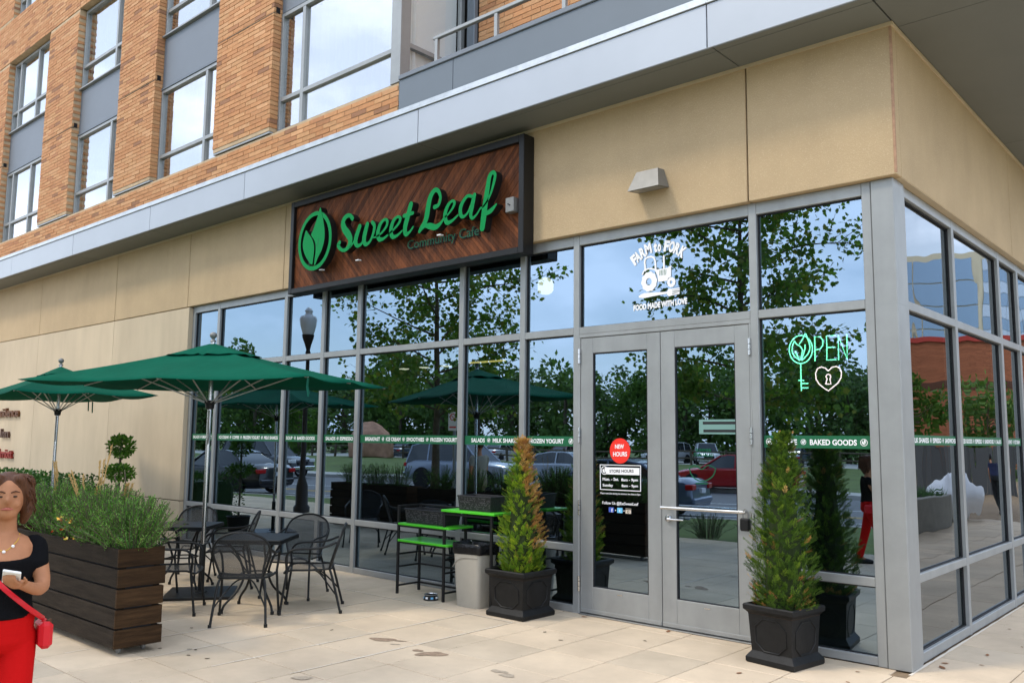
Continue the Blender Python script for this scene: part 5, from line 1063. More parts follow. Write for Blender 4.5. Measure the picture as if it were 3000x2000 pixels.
# ------------------------------------------------------------------ conifers in the pots
def blade(mb, p, d, s, L_, w, mi):
    """one diamond-shaped leaflet from p along d, width direction s"""
    q = p + d * L_; m_ = p + d * (L_ * .45); mb.add([p, m_ + s * w, q, m_ - s * w], [(0, 1, 2, 3)], mi)
M['thuja_core'] = mat('thuja_shade', (.022, .035, .008), .9)  # near-black core: the shade between the sprays is put into its colour
def thuja(cx, cy, z0, h, rmax, mats, deadf, seed, label, lean=(0, 0), n=3000):
    t = thing('conifer', label, 'conifer', (cx, cy, z0)); r3 = random.Random(seed)
    def prof(q): return rmax * ((.80 + .20 * q / .24) if q < .24 else (1 - (q - .24) / .76) ** .80) + .014
    pb('trunk', M['bark'], t, lambda m: m.tube([(cx, cy, z0 - .06), (cx + lean[0] * .5, cy + lean[1] * .5, z0 + h * .5), (cx + lean[0], cy + lean[1], z0 + h * .93)], [.022, .014, .004], 7), 50)
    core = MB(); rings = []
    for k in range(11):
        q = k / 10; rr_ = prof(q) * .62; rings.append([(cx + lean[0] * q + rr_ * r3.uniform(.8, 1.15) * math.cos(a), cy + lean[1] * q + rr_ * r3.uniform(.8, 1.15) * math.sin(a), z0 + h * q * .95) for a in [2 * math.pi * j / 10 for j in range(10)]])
    core.loft(rings); core.build('dark_core', M['thuja_core'], t)
    mb = MB()
    for i in range(n):
        q = r3.random() ** 1.3 * .97; a = r3.uniform(0, 2 * math.pi); c_, s_ = math.cos(a), math.sin(a); out = Vector((c_, s_, 0)); tang = Vector((-s_, c_, 0))
        rr_ = prof(q) * r3.uniform(.62, 1.02); p0 = Vector((cx + lean[0] * q + rr_ * c_, cy + lean[1] * q + rr_ * s_, z0 + h * q))
        bd = (out * r3.uniform(.35, .9) + Vector((0, 0, r3.uniform(.4, 1.0))) + tang * r3.uniform(-.35, .35)).normalized(); BL_ = r3.uniform(.05, .11) * (1.0 if q < .8 else .8)
        fan = (tang * r3.uniform(.4, 1) + out * r3.uniform(-.5, .5) + Vector((0, 0, r3.uniform(-.3, .3)))); fan = (fan - bd * fan.dot(bd)).normalized()
        mi = r3.choice([0, 0, 1, 1, 2, 3])
        if deadf(q, a, r3): mi = len(mats) + r3.choice([0, 0, 1, 2])
        for k in range(9):
            w = k / 8; b0 = p0 + bd * (BL_ * w) + Vector((0, 0, -.012 * w * w)); L_ = (.040 - .022 * w) * r3.uniform(.75, 1.2)
            for sg in (-1, 1):
                d = (bd * r3.uniform(.55, .95) + fan * sg * r3.uniform(.5, .9) + Vector((r3.uniform(-.2, .2), r3.uniform(-.2, .2), r3.uniform(-.2, .2)))).normalized(); blade(mb, b0, d, (fan * .8 - bd * sg * .6).normalized(), L_, .0036, mi)
        blade(mb, p0 + bd * BL_ * .8, bd, fan, .03, .004, mi)
    mb.build('foliage', list(mats) + M['thuja_dead'], t)
    return t
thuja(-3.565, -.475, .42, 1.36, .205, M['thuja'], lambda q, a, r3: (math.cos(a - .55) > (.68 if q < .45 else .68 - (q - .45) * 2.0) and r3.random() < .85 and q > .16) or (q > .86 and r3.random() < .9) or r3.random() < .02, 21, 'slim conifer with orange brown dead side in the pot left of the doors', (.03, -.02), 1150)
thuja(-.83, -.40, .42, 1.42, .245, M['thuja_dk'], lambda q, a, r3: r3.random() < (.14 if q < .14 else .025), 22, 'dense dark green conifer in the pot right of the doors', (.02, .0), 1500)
# ------------------------------------------------------------------ planter shrubs
def feathery(cx, cy, z0, rx, ry, h, seed, label, n=170, mats=None):
    t = thing('feathery_shrub', label, 'shrub', (cx, cy, z0)); r3 = random.Random(seed); mb = MB(); st = MB(); mats = mats or M['juniper']
    for i in range(n):
        a = r3.uniform(0, 6.283); q = math.sqrt(r3.random()); bx_, by_ = cx + rx * .45 * q * math.cos(a), cy + ry * .45 * q * math.sin(a)
        ll = h * r3.uniform(.65, 1.05); tilt = r3.uniform(.15, 1.15) * q; ex, ey = bx_ + rx * .75 * tilt * math.cos(a), by_ + ry * .75 * tilt * math.sin(a); ez = z0 + ll * math.sqrt(max(.12, 1 - .72 * tilt * tilt))
        P = cr([(bx_, by_, z0 - .02), ((bx_ * .6 + ex * .4), (by_ * .6 + ey * .4), z0 + (ez - z0) * .55), (ex, ey, ez)], 5); st.tube(P, .003, 3)
        mi = r3.choice([0, 0, 1, 1, 2, 3])
        for k in range(36):
            w = .10 + .90 * k / 36; f = w * (len(P) - 1); j = min(int(f), len(P) - 2); p = Vector(P[j]).lerp(Vector(P[j + 1]), f - j); d0 = (Vector(P[j + 1]) - Vector(P[j])).normalized()
            rd = Vector((r3.uniform(-1, 1), r3.uniform(-1, 1), r3.uniform(-.4, .8))); d = (d0 * .55 + rd * .95).normalized(); s1 = d.orthogonal().normalized()
            blade(mb, p, d, s1, r3.uniform(.022, .052) * (1.15 - .4 * w), .0034, mi if r3.random() < .8 else 2)
    st.build('stems', M['bark'], t); mb.build('foliage', mats, t); return t
FS = [(-5.05, -3.77, .46, .36, .47, 1), (-5.48, -3.80, .46, .36, .56, 2), (-6.0, -3.74, .40, .32, .45, 3), (-6.55, -3.76, .46, .34, .56, 4)]
FL = ['feathery green shrub at the near end of the plank planter', 'tallest feathery green shrub, second in the near planter', 'low feathery shrub behind the orange flowers in the near planter', 'feathery shrub at the far end of the near planter beside the woman']
for (x, y, rx, ry, h, sd), lab in zip(FS, FL): feathery(x, y, .75, rx, ry, h, sd, lab, 330)
for i, x in enumerate((-7.75, -8.5, -9.3)): feathery(x, -3.78, .75, .40, .30, .5, 30 + i, ['feathery shrub at the near end of the second planter', 'middle feathery shrub of the second planter', 'feathery shrub at the far end of the second planter'][i], 110)
for i, x in enumerate((-10.5, -11.2, -11.9)): feathery(x, -3.83, .75, .40, .30, .5, 40 + i, ['feathery shrub at the near end of the third planter', 'middle feathery shrub of the third planter', 'feathery shrub at the far end of the third planter'][i], 110)
for i, (x, y) in enumerate(((-5.7, -7.15), (-4.7, -7.25), (-6.6, -7.2), (-7.6, -7.3))): feathery(x, y, 0, .45, .35, .45, 50 + i, ['low grassy shrub on the verge beside the plane tree trunk', 'low grassy shrub on the verge right of the plane tree', 'low grassy shrub on the verge left of the plane tree', 'leftmost low grassy shrub on the verge'][i], 90, M['hedge'] + [M['juniper'][2]])
def plume(x, y, z0, h, lean, seed, label):
    t = thing('grass_plume', label, 'ornamental grass', (x, y, z0)); r3 = random.Random(seed); mb = MB(); sb = MB()
    for k in range(3):
        lx, ly = lean[0] + r3.uniform(-.10, .10), lean[1] + r3.uniform(-.08, .08); hh = h * r3.uniform(.8, 1.0); P = cr([(x, y, z0 - .03), (x + lx * .3, y + ly * .3, z0 + hh * .55), (x + lx, y + ly, z0 + hh)], 8); sb.tube(P, .0025, 4)
        for i in range(70):
            w = .55 + .45 * i / 70; f = w * (len(P) - 1); j = min(int(f), len(P) - 2); p = Vector(P[j]).lerp(Vector(P[j + 1]), f - j); d0 = (Vector(P[j + 1]) - Vector(P[j])).normalized(); d = (d0 * 1.2 + Vector((r3.uniform(-1, 1), r3.uniform(-1, 1), r3.uniform(-.5, .5))) * .5).normalized(); blade(mb, p, d, d.orthogonal().normalized(), .035, .0035, 0)
    sb.build('stems', M['straw'], t); mb.build('seed_head', M['straw'], t)
for i, (x, y, h, ln, lab) in enumerate(((-5.80, -3.75, .88, (-.04, .05), 'upright straw plume standing tallest above the planter shrubs'), (-6.02, -3.78, .66, (-.22, -.05), 'drooping straw plume leaning left above the planter'), (-6.15, -3.7, .58, (.16, .05), 'short straw plume beside the drooping one'), (-6.75, -3.75, .72, (-.02, 0), 'straw plume close to the woman'), (-5.55, -3.66, .62, (.12, .02), 'short straw plume between the two feathery shrubs'))): plume(x, y, .76, h, ln, 60 + i, lab)
fl = thing('flowering_plant', 'small plant with orange, yellow and red leaves at the planter edge', 'flowers', (-5.95, -3.95, .76)); r3 = random.Random(77); mb = MB(); sb = MB()
for i in range(40):
    p = Vector((-5.88 + r3.uniform(-.20, .20), -3.93 + r3.uniform(-.10, .08), .79 + r3.uniform(0, .24))); sb.tube([(p.x * .4 - 5.88 * .6, -3.90, .76), p], .002, 3)
    for k in range(4): d = Vector((r3.uniform(-1, 1), r3.uniform(-1, 1), r3.uniform(-.2, .8))).normalized(); blade(mb, p, d, d.orthogonal().normalized(), .04, .012, r3.choice([0, 1, 1, 2, 2, 3]))
sb.build('stems', M['bark'], fl); stuff(mb.build('petals', M['flower'] + [M['juniper'][3]], fl))
# bare twigs
tw = thing('bare_twigs', 'bare brown twigs sticking up behind the planter shrubs', 'twigs', (-5.7, -3.62, .76)); mb = MB()
for P in ([(-5.72, -3.6, .76), (-5.75, -3.6, 1.15), (-5.84, -3.6, 1.38)], [(-5.74, -3.6, 1.1), (-5.6, -3.6, 1.22), (-5.64, -3.6, 1.42)], [(-5.6, -3.6, .8), (-5.55, -3.6, 1.12), (-5.70, -3.58, 1.30)], [(-5.75, -3.6, 1.15), (-5.95, -3.6, 1.12)]): mb.tube(cr(P, 3), .006, 5)
mb.build('twig', M['bark'], tw)
def leafball(mb, c, r, n, r3, sz, mats=3):
    for i in range(n):
        d = Vector((r3.gauss(0, 1), r3.gauss(0, 1), r3.gauss(0, 1))).normalized(); p = Vector(c) + Vector((d.x * r[0], d.y * r[1], d.z * r[2])) * r3.uniform(.45, 1.18); dd = (d + Vector((r3.uniform(-.7, .7), r3.uniform(-.7, .7), r3.uniform(-.5, .7)))).normalized(); blade(mb, p, dd, dd.orthogonal().normalized(), sz * r3.uniform(.7, 1.2), sz * .32, r3.randint(0, mats - 1))
tb = thing('topiary', 'small topiary tree with two leafy tiers by the concrete wall', 'topiary', (-11.5, -1.02, 0)); r3 = random.Random(5); tx, ty = -11.52, -1.02
pb('trunk', M['bark'], tb, lambda m: m.tube([(tx, ty, 0.3), (tx + .01, ty, 1.0), (tx, ty, 1.7)], .018, 7), 50)
for z, rz_, rr_ in ((1.57, .15, .17), (1.16, .105, .21)):
    mb = MB(); leafball(mb, (tx, ty, z), (rr_, rr_, rz_), 650, r3, .055); stuff(mb.build('leaf_tier', M['topiary'], tb))
pb('pot', M['pot'], tb, lambda m: m.lathe([(.15, 0), (.20, .34), (.215, .36), (.19, .36), (.17, .30)], (tx, ty, 0), 18), 50)
hd = thing('hedge', 'low clipped hedge along the concrete wall beyond the planters', 'hedge', (-15.5, -1.2, 0)); r3 = random.Random(9); mb = MB()
pb('dark_core', M['hedge'][2], hd, lambda m: m.box(-19.5, -12.7, -1.65, -.75, 0, .9, 0, .1))
for i in range(6500):
    x, y, z = r3.uniform(-19.6, -12.6), r3.choice([r3.uniform(-1.8, -1.62), r3.uniform(-1.7, -.7)]), r3.uniform(.1, 1.0)
    if y > -1.62: z = r3.uniform(.85, 1.06)
    d = Vector((r3.uniform(-1, 1), r3.uniform(-1, .4), r3.uniform(-.2, 1))).normalized(); blade(mb, Vector((x, y, z)), d, d.orthogonal().normalized(), .06, .02, r3.randint(0, 2))
mb.build('foliage', M['hedge'], hd)
# ------------------------------------------------------------------ the street side, seen mirrored in the glass
def nk(x): return -8.0 - .22 * (x + 21)
def fk(x): return -20.5 - .22 * (x + 21)
def strip(name, f0, f1, z, m_, x0=-150, x1=90, kind=True, thick=.1):
    mb = MB(); mb.add([(x0, f0(x0), z), (x1, f0(x1), z), (x1, f1(x1), z), (x0, f1(x0), z)], [(0, 1, 2, 3)] if f0(0) < f1(0) else [(3, 2, 1, 0)]); o = mb.build(name, m_)
    return struct(o) if kind else o
mb = MB(); mb.box(-400, 400, -400, 400, -.62, -.60); struct(mb.build('ground', M['grass']))
strip('verge', lambda x: nk(x) + .16, lambda x: 60 if x > -30 else nk(x) + 20, -.035, M['grass'], -60, 60)
mb = MB(); mb.add([(-24, -6.9, -.3), (14, -6.9, -.3), (14, -6.9, -.012), (-24, -6.9, -.012)], [(0, 1, 2, 3)])
strip('street', fk, nk, -.16, M['asphalt'])
for nm, f in (('kerb', nk), ('kerb', lambda x: fk(x) - .16)):
    mb = MB(); mb.loft([[(-150, f(-150), -.2), (-150, f(-150) + .16, -.2), (-150, f(-150) + .16, -.02), (-150, f(-150), -.02)], [(90, f(90), -.2), (90, f(90) + .16, -.2), (90, f(90) + .16, -.02), (90, f(90), -.02)]]); struct(mb.build(nm, M['kerb']))
for off, m_, w in ((-3.9, 'yellow', .12), (-4.2, 'yellow', .12), (-2.3, 'roadwhite', .10), (-6.6, 'roadwhite', .12)):
    strip('road_marking', lambda x: nk(x) + off, lambda x: nk(x) + off + w, -.155, M[m_])
strip('sidewalk', lambda x: fk(x) - 2.3, lambda x: fk(x) - .16, -.03, M['kerb'])
strip('lawn', lambda x: fk(x) - 33, lambda x: fk(x) - 2.31, -.04, M['grass'])
strip('parking_lot', lambda x: fk(x) - 46, lambda x: fk(x) - 33.01, -.05, M['kerb'])
# rail fence at the far edge of the lawn
rf = thing('rail_fence', 'weathered split rail fence along the far edge of the lawn', 'fence', (-30, fk(-30) - 32, 0))
for i in range(34):
    x = -75 + i * 2.6; y = fk(x) - 32; pb('post', M['bark'], rf, lambda m: m.box(x - .07, x + .07, y - .07, y + .07, -.04, 1.15))
for z in (.45, .95): pb('rail', M['bark'], rf, lambda m: m.tube([(-75, fk(-75) - 32, z), (12, fk(12) - 32, z)], .06, 6))
# ------------------------------------------------------------------ trees
LEAF = [(0, 0), (.28, .10), (.50, .32), (.36, .40), (.62, .62), (.34, .66), (.0, 1.0), (-.34, .66), (-.62, .62), (-.36, .40), (-.50, .32), (-.28, .10)]
def add_leaf(mb, p, d, s, L_, mi):
    nrm = d.cross(s); mb.add([p + s * (a * L_ * .95) + d * (b * L_) - nrm * (abs(a) * L_ * .25) for a, b in LEAF], [tuple(range(12))], mi)
def street_tree(x, y, H, rc, seed, label, zc=2.2, n_limb=26):
    t = thing('plane_tree', label, 'tree', (x, y, 0), 'street trees along the plaza'); r3 = random.Random(seed); tr = MB(); lf = MB()
    tr.tube(cr([(x, y, -.05), (x + .03, y, H * .3), (x - .04, y + .04, H * .65), (x, y, H * .97)], 5), [.11 * (1 - .9 * i / 15) for i in range(16)], 9)
    for i in range(n_limb):
        q = i / (n_limb - 1); z = zc + (H * .95 - zc) * q; a = i * 2.4 + r3.uniform(-.3, .3); L_ = rc * (math.sin(math.pi * (.18 + .78 * q)) ** .7) * r3.uniform(.8, 1.1)
        dx, dy = math.cos(a), math.sin(a); e = (x + dx * L_, y + dy * L_, z + L_ * r3.uniform(.05, .45)); P = cr([(x, y, z), (x + dx * L_ * .5, y + dy * L_ * .5, z + L_ * r3.uniform(.1, .3)), e], 5)
        tr.tube(P, [.03 * (1 - .85 * k / (len(P) - 1)) for k in range(len(P))], 5)
        for b in range(10):
            f = r3.uniform(.25, 1) * (len(P) - 1); j = min(int(f), len(P) - 2); p0 = Vector(P[j]).lerp(Vector(P[j + 1]), f - j)
            d = (Vector((dx, dy, .2)) * .6 + Vector((r3.uniform(-1, 1), r3.uniform(-1, 1), r3.uniform(-.6, .8)))).normalized(); l2 = r3.uniform(.4, 1.0) * (.5 + rc * .25); p1 = p0 + d * l2; tr.tube([p0, p1], [.008, .003], 3)
            for k in range(r3.randint(26, 40)):
                p = p0.lerp(p1, r3.uniform(.15, 1.05)) + Vector((r3.uniform(-1, 1), r3.uniform(-1, 1), r3.uniform(-1, .7))) * .24
                dd = (d * .4 + Vector((r3.uniform(-1, 1), r3.uniform(-1, 1), r3.uniform(-1.2, .3)))).normalized(); s1 = dd.cross(Vector((r3.uniform(-1, 1), r3.uniform(-1, 1), r3.uniform(-1, 1)))).normalized(); add_leaf(lf, p, dd, s1, r3.uniform(.08, .13), r3.choice([0, 0, 1, 1, 2, 3]))
    tr.build('trunk', M['bark'], t, 50); lf.build('crown', M['leaf'], t)
street_tree(-12.9, -7.05, 8.2, 2.35, 101, 'plane tree mirrored in the middle panes under the wooden sign')
street_tree(-5.5, -8.3, 8.0, 1.95, 102, 'plane tree mirrored above and right of the doors', 2.3)
street_tree(3.6, -10.2, 7.5, 2.2, 104, 'plane tree standing behind the camera by the street', 2.4, 20)
def wood_proto(seed, H, rc):
    t = thing('wood_tree', 'broad leafy tree in the wood beyond the lawn', 'tree', (0, 0, 0), 'trees of the wood beyond the lawn', world=False); r3 = random.Random(seed); lf = MB(); tr = MB()
    tr.tube([(0, 0, -.6), (.1, 0, H * .4), (0, 0, H * .8)], [.28, .2, .06], 7); cl = []
    for i in range(22):
        q = r3.random(); a = r3.uniform(0, 6.28); rr_ = rc * math.sin(math.pi * (.12 + .8 * q)) * r3.uniform(.35, 1); cl.append((rr_ * math.cos(a), rr_ * math.sin(a), H * (.10 + .86 * q), r3.uniform(.7, 1.4)))
    for cx_, cy_, cz_, rr_ in cl:
        tr.tube([(0, 0, max(.5, cz_ - rr_ * 1.5)), (cx_ * .8, cy_ * .8, cz_)], [.06, .02], 4)
        for k in range(95):
            d = Vector((r3.gauss(0, 1), r3.gauss(0, 1), r3.gauss(0, 1))).normalized(); p = Vector((cx_, cy_, cz_)) + d * rr_ * r3.uniform(.55, 1.15); dd = (d + Vector((r3.uniform(-1, 1), r3.uniform(-1, 1), r3.uniform(-1, .6)))).normalized(); blade(lf, p, dd, dd.orthogonal().normalized(), r3.uniform(.35, .7), .17, r3.choice([0, 0, 1, 1, 2]))
    tr.build('trunk', M['bark'], t); lf.build('crown', M['wleaf'], t); return t
wp = [wood_proto(s_, H, rc) for s_, H, rc in ((201, 9.5, 3.6), (202, 12, 4.2), (203, 8.0, 3.6))]
r3 = random.Random(44); first = [True] * 3; k = 0
for row in range(2):
    for i in range(30):
        x = -112 + i * 4.6 + r3.uniform(-1.2, 1.2) + row * 2.2; y = fk(x) - 48 - row * 7 + r3.uniform(-1.5, 1.5); j = (i * 2 + row + r3.randint(0, 1)) % 3; s_ = r3.uniform(.85, 1.2)
        if first[j]: wp[j].location = (x, y, 0); wp[j].scale = (s_, s_, s_); first[j] = False
        else: copy_tree(wp[j], (x, y, 0), r3.uniform(0, 6.28), None, (s_, s_, s_ * r3.uniform(.9, 1.15)))
for i, (x, y, s_) in enumerate(((-52, -30, .5), (-70, -26, .7), (-85, -24, .8), (14, 46, .75), (20, 50, .85), (9, 44, .6))):
    copy_tree(wp[i % 3], (x, y, 0), i, ['small leafy tree at the left edge of the lawn', 'leafy tree left of the lawn, nearer of two', 'leafy tree left of the lawn, farther of two', 'leafy tree before the brick hall, middle one', 'leafy tree before the brick hall, right one', 'smallest leafy tree before the brick hall'][i], (s_, s_, s_))
# ------------------------------------------------------------------ cars
def wheel(t, x, y, r):
    Mx_ = Matrix.Rotation(R(90), 3, 'X'); w = pb('wheel', M['tyre'], t, lambda m: m.lathe([(r * .62, -.10), (r * .94, -.105), (r, -.07), (r, .07), (r * .94, .105), (r * .62, .10)], (x, y, r), 20, 0, Mx_), 40)
    sg = 1 if y > 0 else -1; pb('rim', M['rim'], w, lambda m: (m.lathe([(r * .63, -.095), (r * .6, -.108), (r * .2, -.09), (r * .15, -.1), (.01, -.1)] if sg < 0 else [(.01, .1), (r * .15, .1), (r * .2, .09), (r * .6, .108), (r * .63, .095)], (x, y, r), 20, 0, Matrix.Rotation(R(-90), 3, 'X') if False else Matrix.Rotation(R(90 if sg < 0 else -90), 3, 'X') if False else Mx_ if sg < 0 else Matrix.Rotation(R(90), 3, 'X')),), 40)
def car(kind, x, y, heading, color, label, group=None):
    t = thing('parked_car', label, 'car', (x, y, -.155), group, world=False, rotz=heading); pm = paint('car_paint', color)
    suv = kind == 'suv'; Wd = .93 if suv else .90; zb = .30 if suv else .22; r = .37 if suv else .325
    if suv: top = [(-2.30, .55), (-2.27, .98), (-1.8, 1.06), (0, 1.06), (1.0, 1.05), (1.15, 1.04), (2.0, .96), (2.25, .84), (2.33, .55)]
    else: top = [(-2.38, .50), (-2.34, .86), (-2.15, .96), (-1.45, .98), (0, .95), (1.0, .93), (1.15, .92), (1.95, .80), (2.28, .66), (2.38, .45)]
    rings = []
    for i, (px, zt) in enumerate(top):
        e = abs(px) / 2.4; w = Wd * (1 - .14 * e ** 5); zz = zb + (.06 if abs(px) > 2.2 else 0); m_ = (zz + zt) / 2
        rings.append([(px, -w * .86, zz), (px, -w * .97, zz + .08), (px, -w, m_), (px, -w * .97, zt - .07), (px, -w * .86, zt - .005), (px, -w * .4, zt + .02), (px, w * .4, zt + .02), (px, w * .86, zt - .005), (px, w * .97, zt - .07), (px, w, m_), (px, w * .97, zz + .08), (px, w * .86, zz)])
    body = pb('body', pm, t, lambda m: m.loft(rings), 45)
    if suv: gh = [(-2.22, 1.03, .80), (-2.05, 1.62, .66), (-1.4, 1.74, .64), (0.1, 1.74, .64), (.35, 1.70, .64), (1.12, 1.02, .78)]
    else: gh = [(-1.62, .95, .74), (-1.0, 1.34, .60), (-.5, 1.42, .57), (.15, 1.42, .57), (.40, 1.37, .58), (1.12, .90, .76)]
    bz = gh[0][1]
    def gr_(off=0, zo=0): return [[(a, -.80 * Wd / .9 + off, min(bz, b)), (a, -c + off, b + zo), (a, c - off, b + zo), (a, .80 * Wd / .9 - off, min(bz, b))] for a, b, c in gh]
    pb('glasshouse', M['carglass'], t, lambda m: m.loft([[(a, -.79, bz - .08), (a, -c, b), (a, c, b), (a, .79, bz - .08)] for a, b, c in gh]), 30)
    mid = gh[1:-1]; pb('roof', pm, t, lambda m: m.loft([[(a, -c - .012, b - .02), (a, -c + .02, b + .018), (a, c - .02, b + .018), (a, c + .012, b - .02)] for a, b, c in mid]), 40)
    def pil(m):
        for (a, b, c), (a2, b2, c2) in ((gh[0], gh[1]), (gh[-1], gh[-2])):
            for sg in (-1, 1): m.tube([(a, sg * .79, bz - .05), (a2, sg * c2, b2)], .035, 6)
        for q in ((-.15,) if not suv else (-1.2, -.1)):
            for sg in (-1, 1): m.tube([(q, sg * .795, bz - .05), (q, sg * .65, gh[2][1] - .03)], .03, 6)
    pb('pillars', pm, t, pil)
    for wx in (-1.38, 1.40):
        for wy in (-Wd + .10, Wd - .10): wheel(t, wx, wy, r)
    for sg in (-1, 1):
        pb('wheel_arch', M['tyre'], t, lambda m: [m.lathe([(r + .06, 0), (r + .06, .004)], (wx, sg * (Wd * .985), r), 20, 0, Matrix.Rotation(R(90), 3, 'X')) for wx in (-1.38, 1.40)])
        zt_ = .92 if suv else .80
        pb('tail_lamp', M['taillight'], t, lambda m: m.box(-2.40 if not suv else -2.325, -2.2, sg * Wd * .58, sg * Wd * .92, zt_ - .09, zt_ + .05, 0, .02))
        pb('head_lamp', M['headlight'], t, lambda m: m.box(2.10, 2.335, sg * Wd * .55, sg * Wd * .90, (.74 if suv else .58), (.90 if suv else .70), 0, .02))
        pb('mirror', pm, t, lambda m: m.box(.75, .92, sg * (Wd - .04), sg * (Wd + .14), 1.02 if suv else .92, 1.14 if suv else 1.02, 0, .03))
    pb('bumper', M['chrome'] if suv else pm, t, lambda m: m.box(-2.43, -2.28, -Wd * .85, Wd * .85, zb + .14, zb + .30, 0, .04)); pb('bumper', M['chrome'] if suv else pm, t, lambda m: m.box(2.28, 2.43, -Wd * .82, Wd * .82, zb + .10, zb + .26, 0, .04))
    pb('grille', M['tyre'], t, lambda m: m.box(2.28, 2.345, -.38, .38, zb + .30, zb + .48, 0, .01)); pb('licence_plate', M['plate'], t, lambda m: m.box(-2.425 if not suv else -2.335, -2.30, -.16, .16, .62, .74))
    return t
rd = math.atan2(-.22, 1)
def along(x, off, h, kind, c, lab): car(kind, x, nk(x) - off, h, c, lab)
car('suv', -21.3, -16.6, rd, (.30, .34, .42), 'silver blue off-road car across the street')
car('sedan', -20.2, -21.5, rd, (.50, .53, .58), 'white sedan parked behind the silver off-road car')
car('sedan', -10.9, -11.6, rd + math.pi, (.10, .13, .20), 'dark blue sedan mirrored in the right door, its red tail lamps towards us')
car('sedan', -13.0, -22.6, rd + math.pi, (.42, .012, .014), 'red sedan across the street behind the dark blue one')
car('sedan', -25.0, -8.6, rd + math.pi, (.010, .010, .012), 'black limousine at the near kerb mirrored far left')
car('suv', -33.5, -15.6, rd, (.015, .016, .02), 'black car coming along the street far left')
car('suv', -34.5, -53, rd + 1.9, (.55, .55, .55), 'white utility car in the lot beyond the lawn, left one'); car('suv', -31.5, -54, rd + 1.2, (.60, .60, .60), 'white utility car in the lot beyond the lawn, right one')
for i, (x, c) in enumerate(((-50, (.5, .5, .52)), (-44, (.2, .05, .04)), (-25, (.10, .12, .16)), (-19, (.55, .55, .55)), (-60, (.08, .1, .12)), (-12, (.3, .32, .35)))): car('sedan', x, fk(x) - 36, rd + (1.57 if i % 2 else -1.57), c, ['pale sedan in the far lot', 'dark red sedan in the far lot', 'slate sedan in the far lot', 'white sedan in the far lot', 'dark green sedan in the far lot', 'grey sedan at the right end of the far lot'][i])
# ------------------------------------------------------------------ lamp post, sign post, boulder
lp = thing('street_lamp', 'dark street lamp with white acorn globe mirrored left of the trees', 'street lamp', (-15.0, -4.75, 0)); lx, ly = -15.0, -4.75; LD = mat('lamp_brown_black', (.03, .022, .018), .45)
pb('pole', LD, lp, lambda m: m.lathe([(.20, 0), (.20, .12), (.15, .18), (.14, .6), (.10, .75), (.075, .85), (.06, 2.2), (.05, 3.7), (.075, 3.75), (.05, 3.82), (.09, 3.95), (.15, 4.12), (.16, 4.18)], (lx, ly, 0), 16), 40)
pb('globe', mat('acorn_globe', (.75, .75, .76), .25), lp, lambda m: m.lathe([(.14, 4.18), (.20, 4.40), (.215, 4.55), (.19, 4.62), (.10, 4.66), (.08, 4.72), (.10, 4.76), (.06, 4.82), (.01, 4.86)], (lx, ly, 0), 18), 50)
sp_ = thing('parking_sign', 'narrow white no parking sign on a grey post by the kerb', 'sign', (-14.2, -8.95, 0)); pb('post', M['steel_dull'], sp_, lambda m: m.box(-14.23, -14.17, -8.98, -8.92, -.04, 2.45)); pb('plate', M['white'], sp_, lambda m: m.box(-14.36, -14.04, -8.90, -8.89, 1.95, 2.45, 0, .004)); 
mb = MB(); annulus(mb, [(-14.2 + .10 * math.cos(2 * math.pi * i / 20), 2.31 + .10 * math.sin(2 * math.pi * i / 20)) for i in range(20)], [(-14.2 + .075 * math.cos(2 * math.pi * i / 20), 2.31 + .075 * math.sin(2 * math.pi * i / 20)) for i in range(20)], -8.886, -8.888); mb.obox((-14.2, -8.886, 2.31), (.085, .001, .011), Matrix.Rotation(R(40), 3, 'Y')); mb.box(-14.32, -14.08, -8.887, -8.886, 2.02, 2.06); mb.build('symbol', M['red'], sp_)
def blobmesh(c, r, seed, amp, m_, name):
    r3 = random.Random(seed); mb = MB(); rings = []; ph = [r3.uniform(0, 6) for _ in range(6)]
    for i in range(1, 14):
        th = math.pi * i / 14; ring = []
        for j in range(22):
            a = 2 * math.pi * j / 22; k = 1 + amp * (math.sin(3 * a + ph[0] + i * .4) * .5 + math.sin(5 * a + ph[1] - i * .7) * .3 + math.sin(2 * th * 3 + ph[2]) * .3 + r3.uniform(-.25, .25)); ring.append((c[0] + r[0] * k * math.sin(th) * math.cos(a), c[1] + r[1] * k * math.sin(th) * math.sin(a), max(0, c[2] - r[2] * k * math.cos(th))))
        rings.append(ring)
    mb.loft(rings); return mb.build(name, m_, None, 70)
tag(blobmesh((-58.5, -42, .6), (2.3, 2.0, 2.4), 3, .12, mat('red_rock', (.42, .22, .14), .9, var=.3, vscale=1.5, bump=.5, bscale=4), 'boulder'), 'big reddish boulder on the far lawn mirrored left of centre', 'boulder')
# ------------------------------------------------------------------ round the corner: low wall, tarpaulin, brick hall, glass tower
cp = thing('raised_bed', 'raised concrete bed with grass mirrored in the side glass', 'planter', (5.0, 11.5, 0)); pb('wall', mat('bed_concrete', (.26, .25, .22), .85, var=.15), cp, lambda m: (m.box(3.05, 3.25, 9.2, 13.4, 0, .66, 0, .01), m.box(3.251, 9, 9.2, 9.4, 0, .66, 0, .01), m.box(3.251, 9, 13.2, 13.4, 0, .66, 0, .01)))
pb('soil', M['soil'], cp, lambda m: m.box(3.26, 9, 9.41, 13.19, 0, .55)); r3 = random.Random(6); mb = MB()
for i in range(5200):
    p = Vector((r3.uniform(3.2, 8.5), r3.uniform(9.4, 13.2), .55)); d = Vector((r3.uniform(-.8, .6), r3.uniform(-.7, .7), 1)).normalized(); blade(mb, p, d, d.orthogonal().normalized(), r3.uniform(.2, .38), .011, r3.randint(0, 2))
stuff(mb.build('grass', M['hedge'], cp))
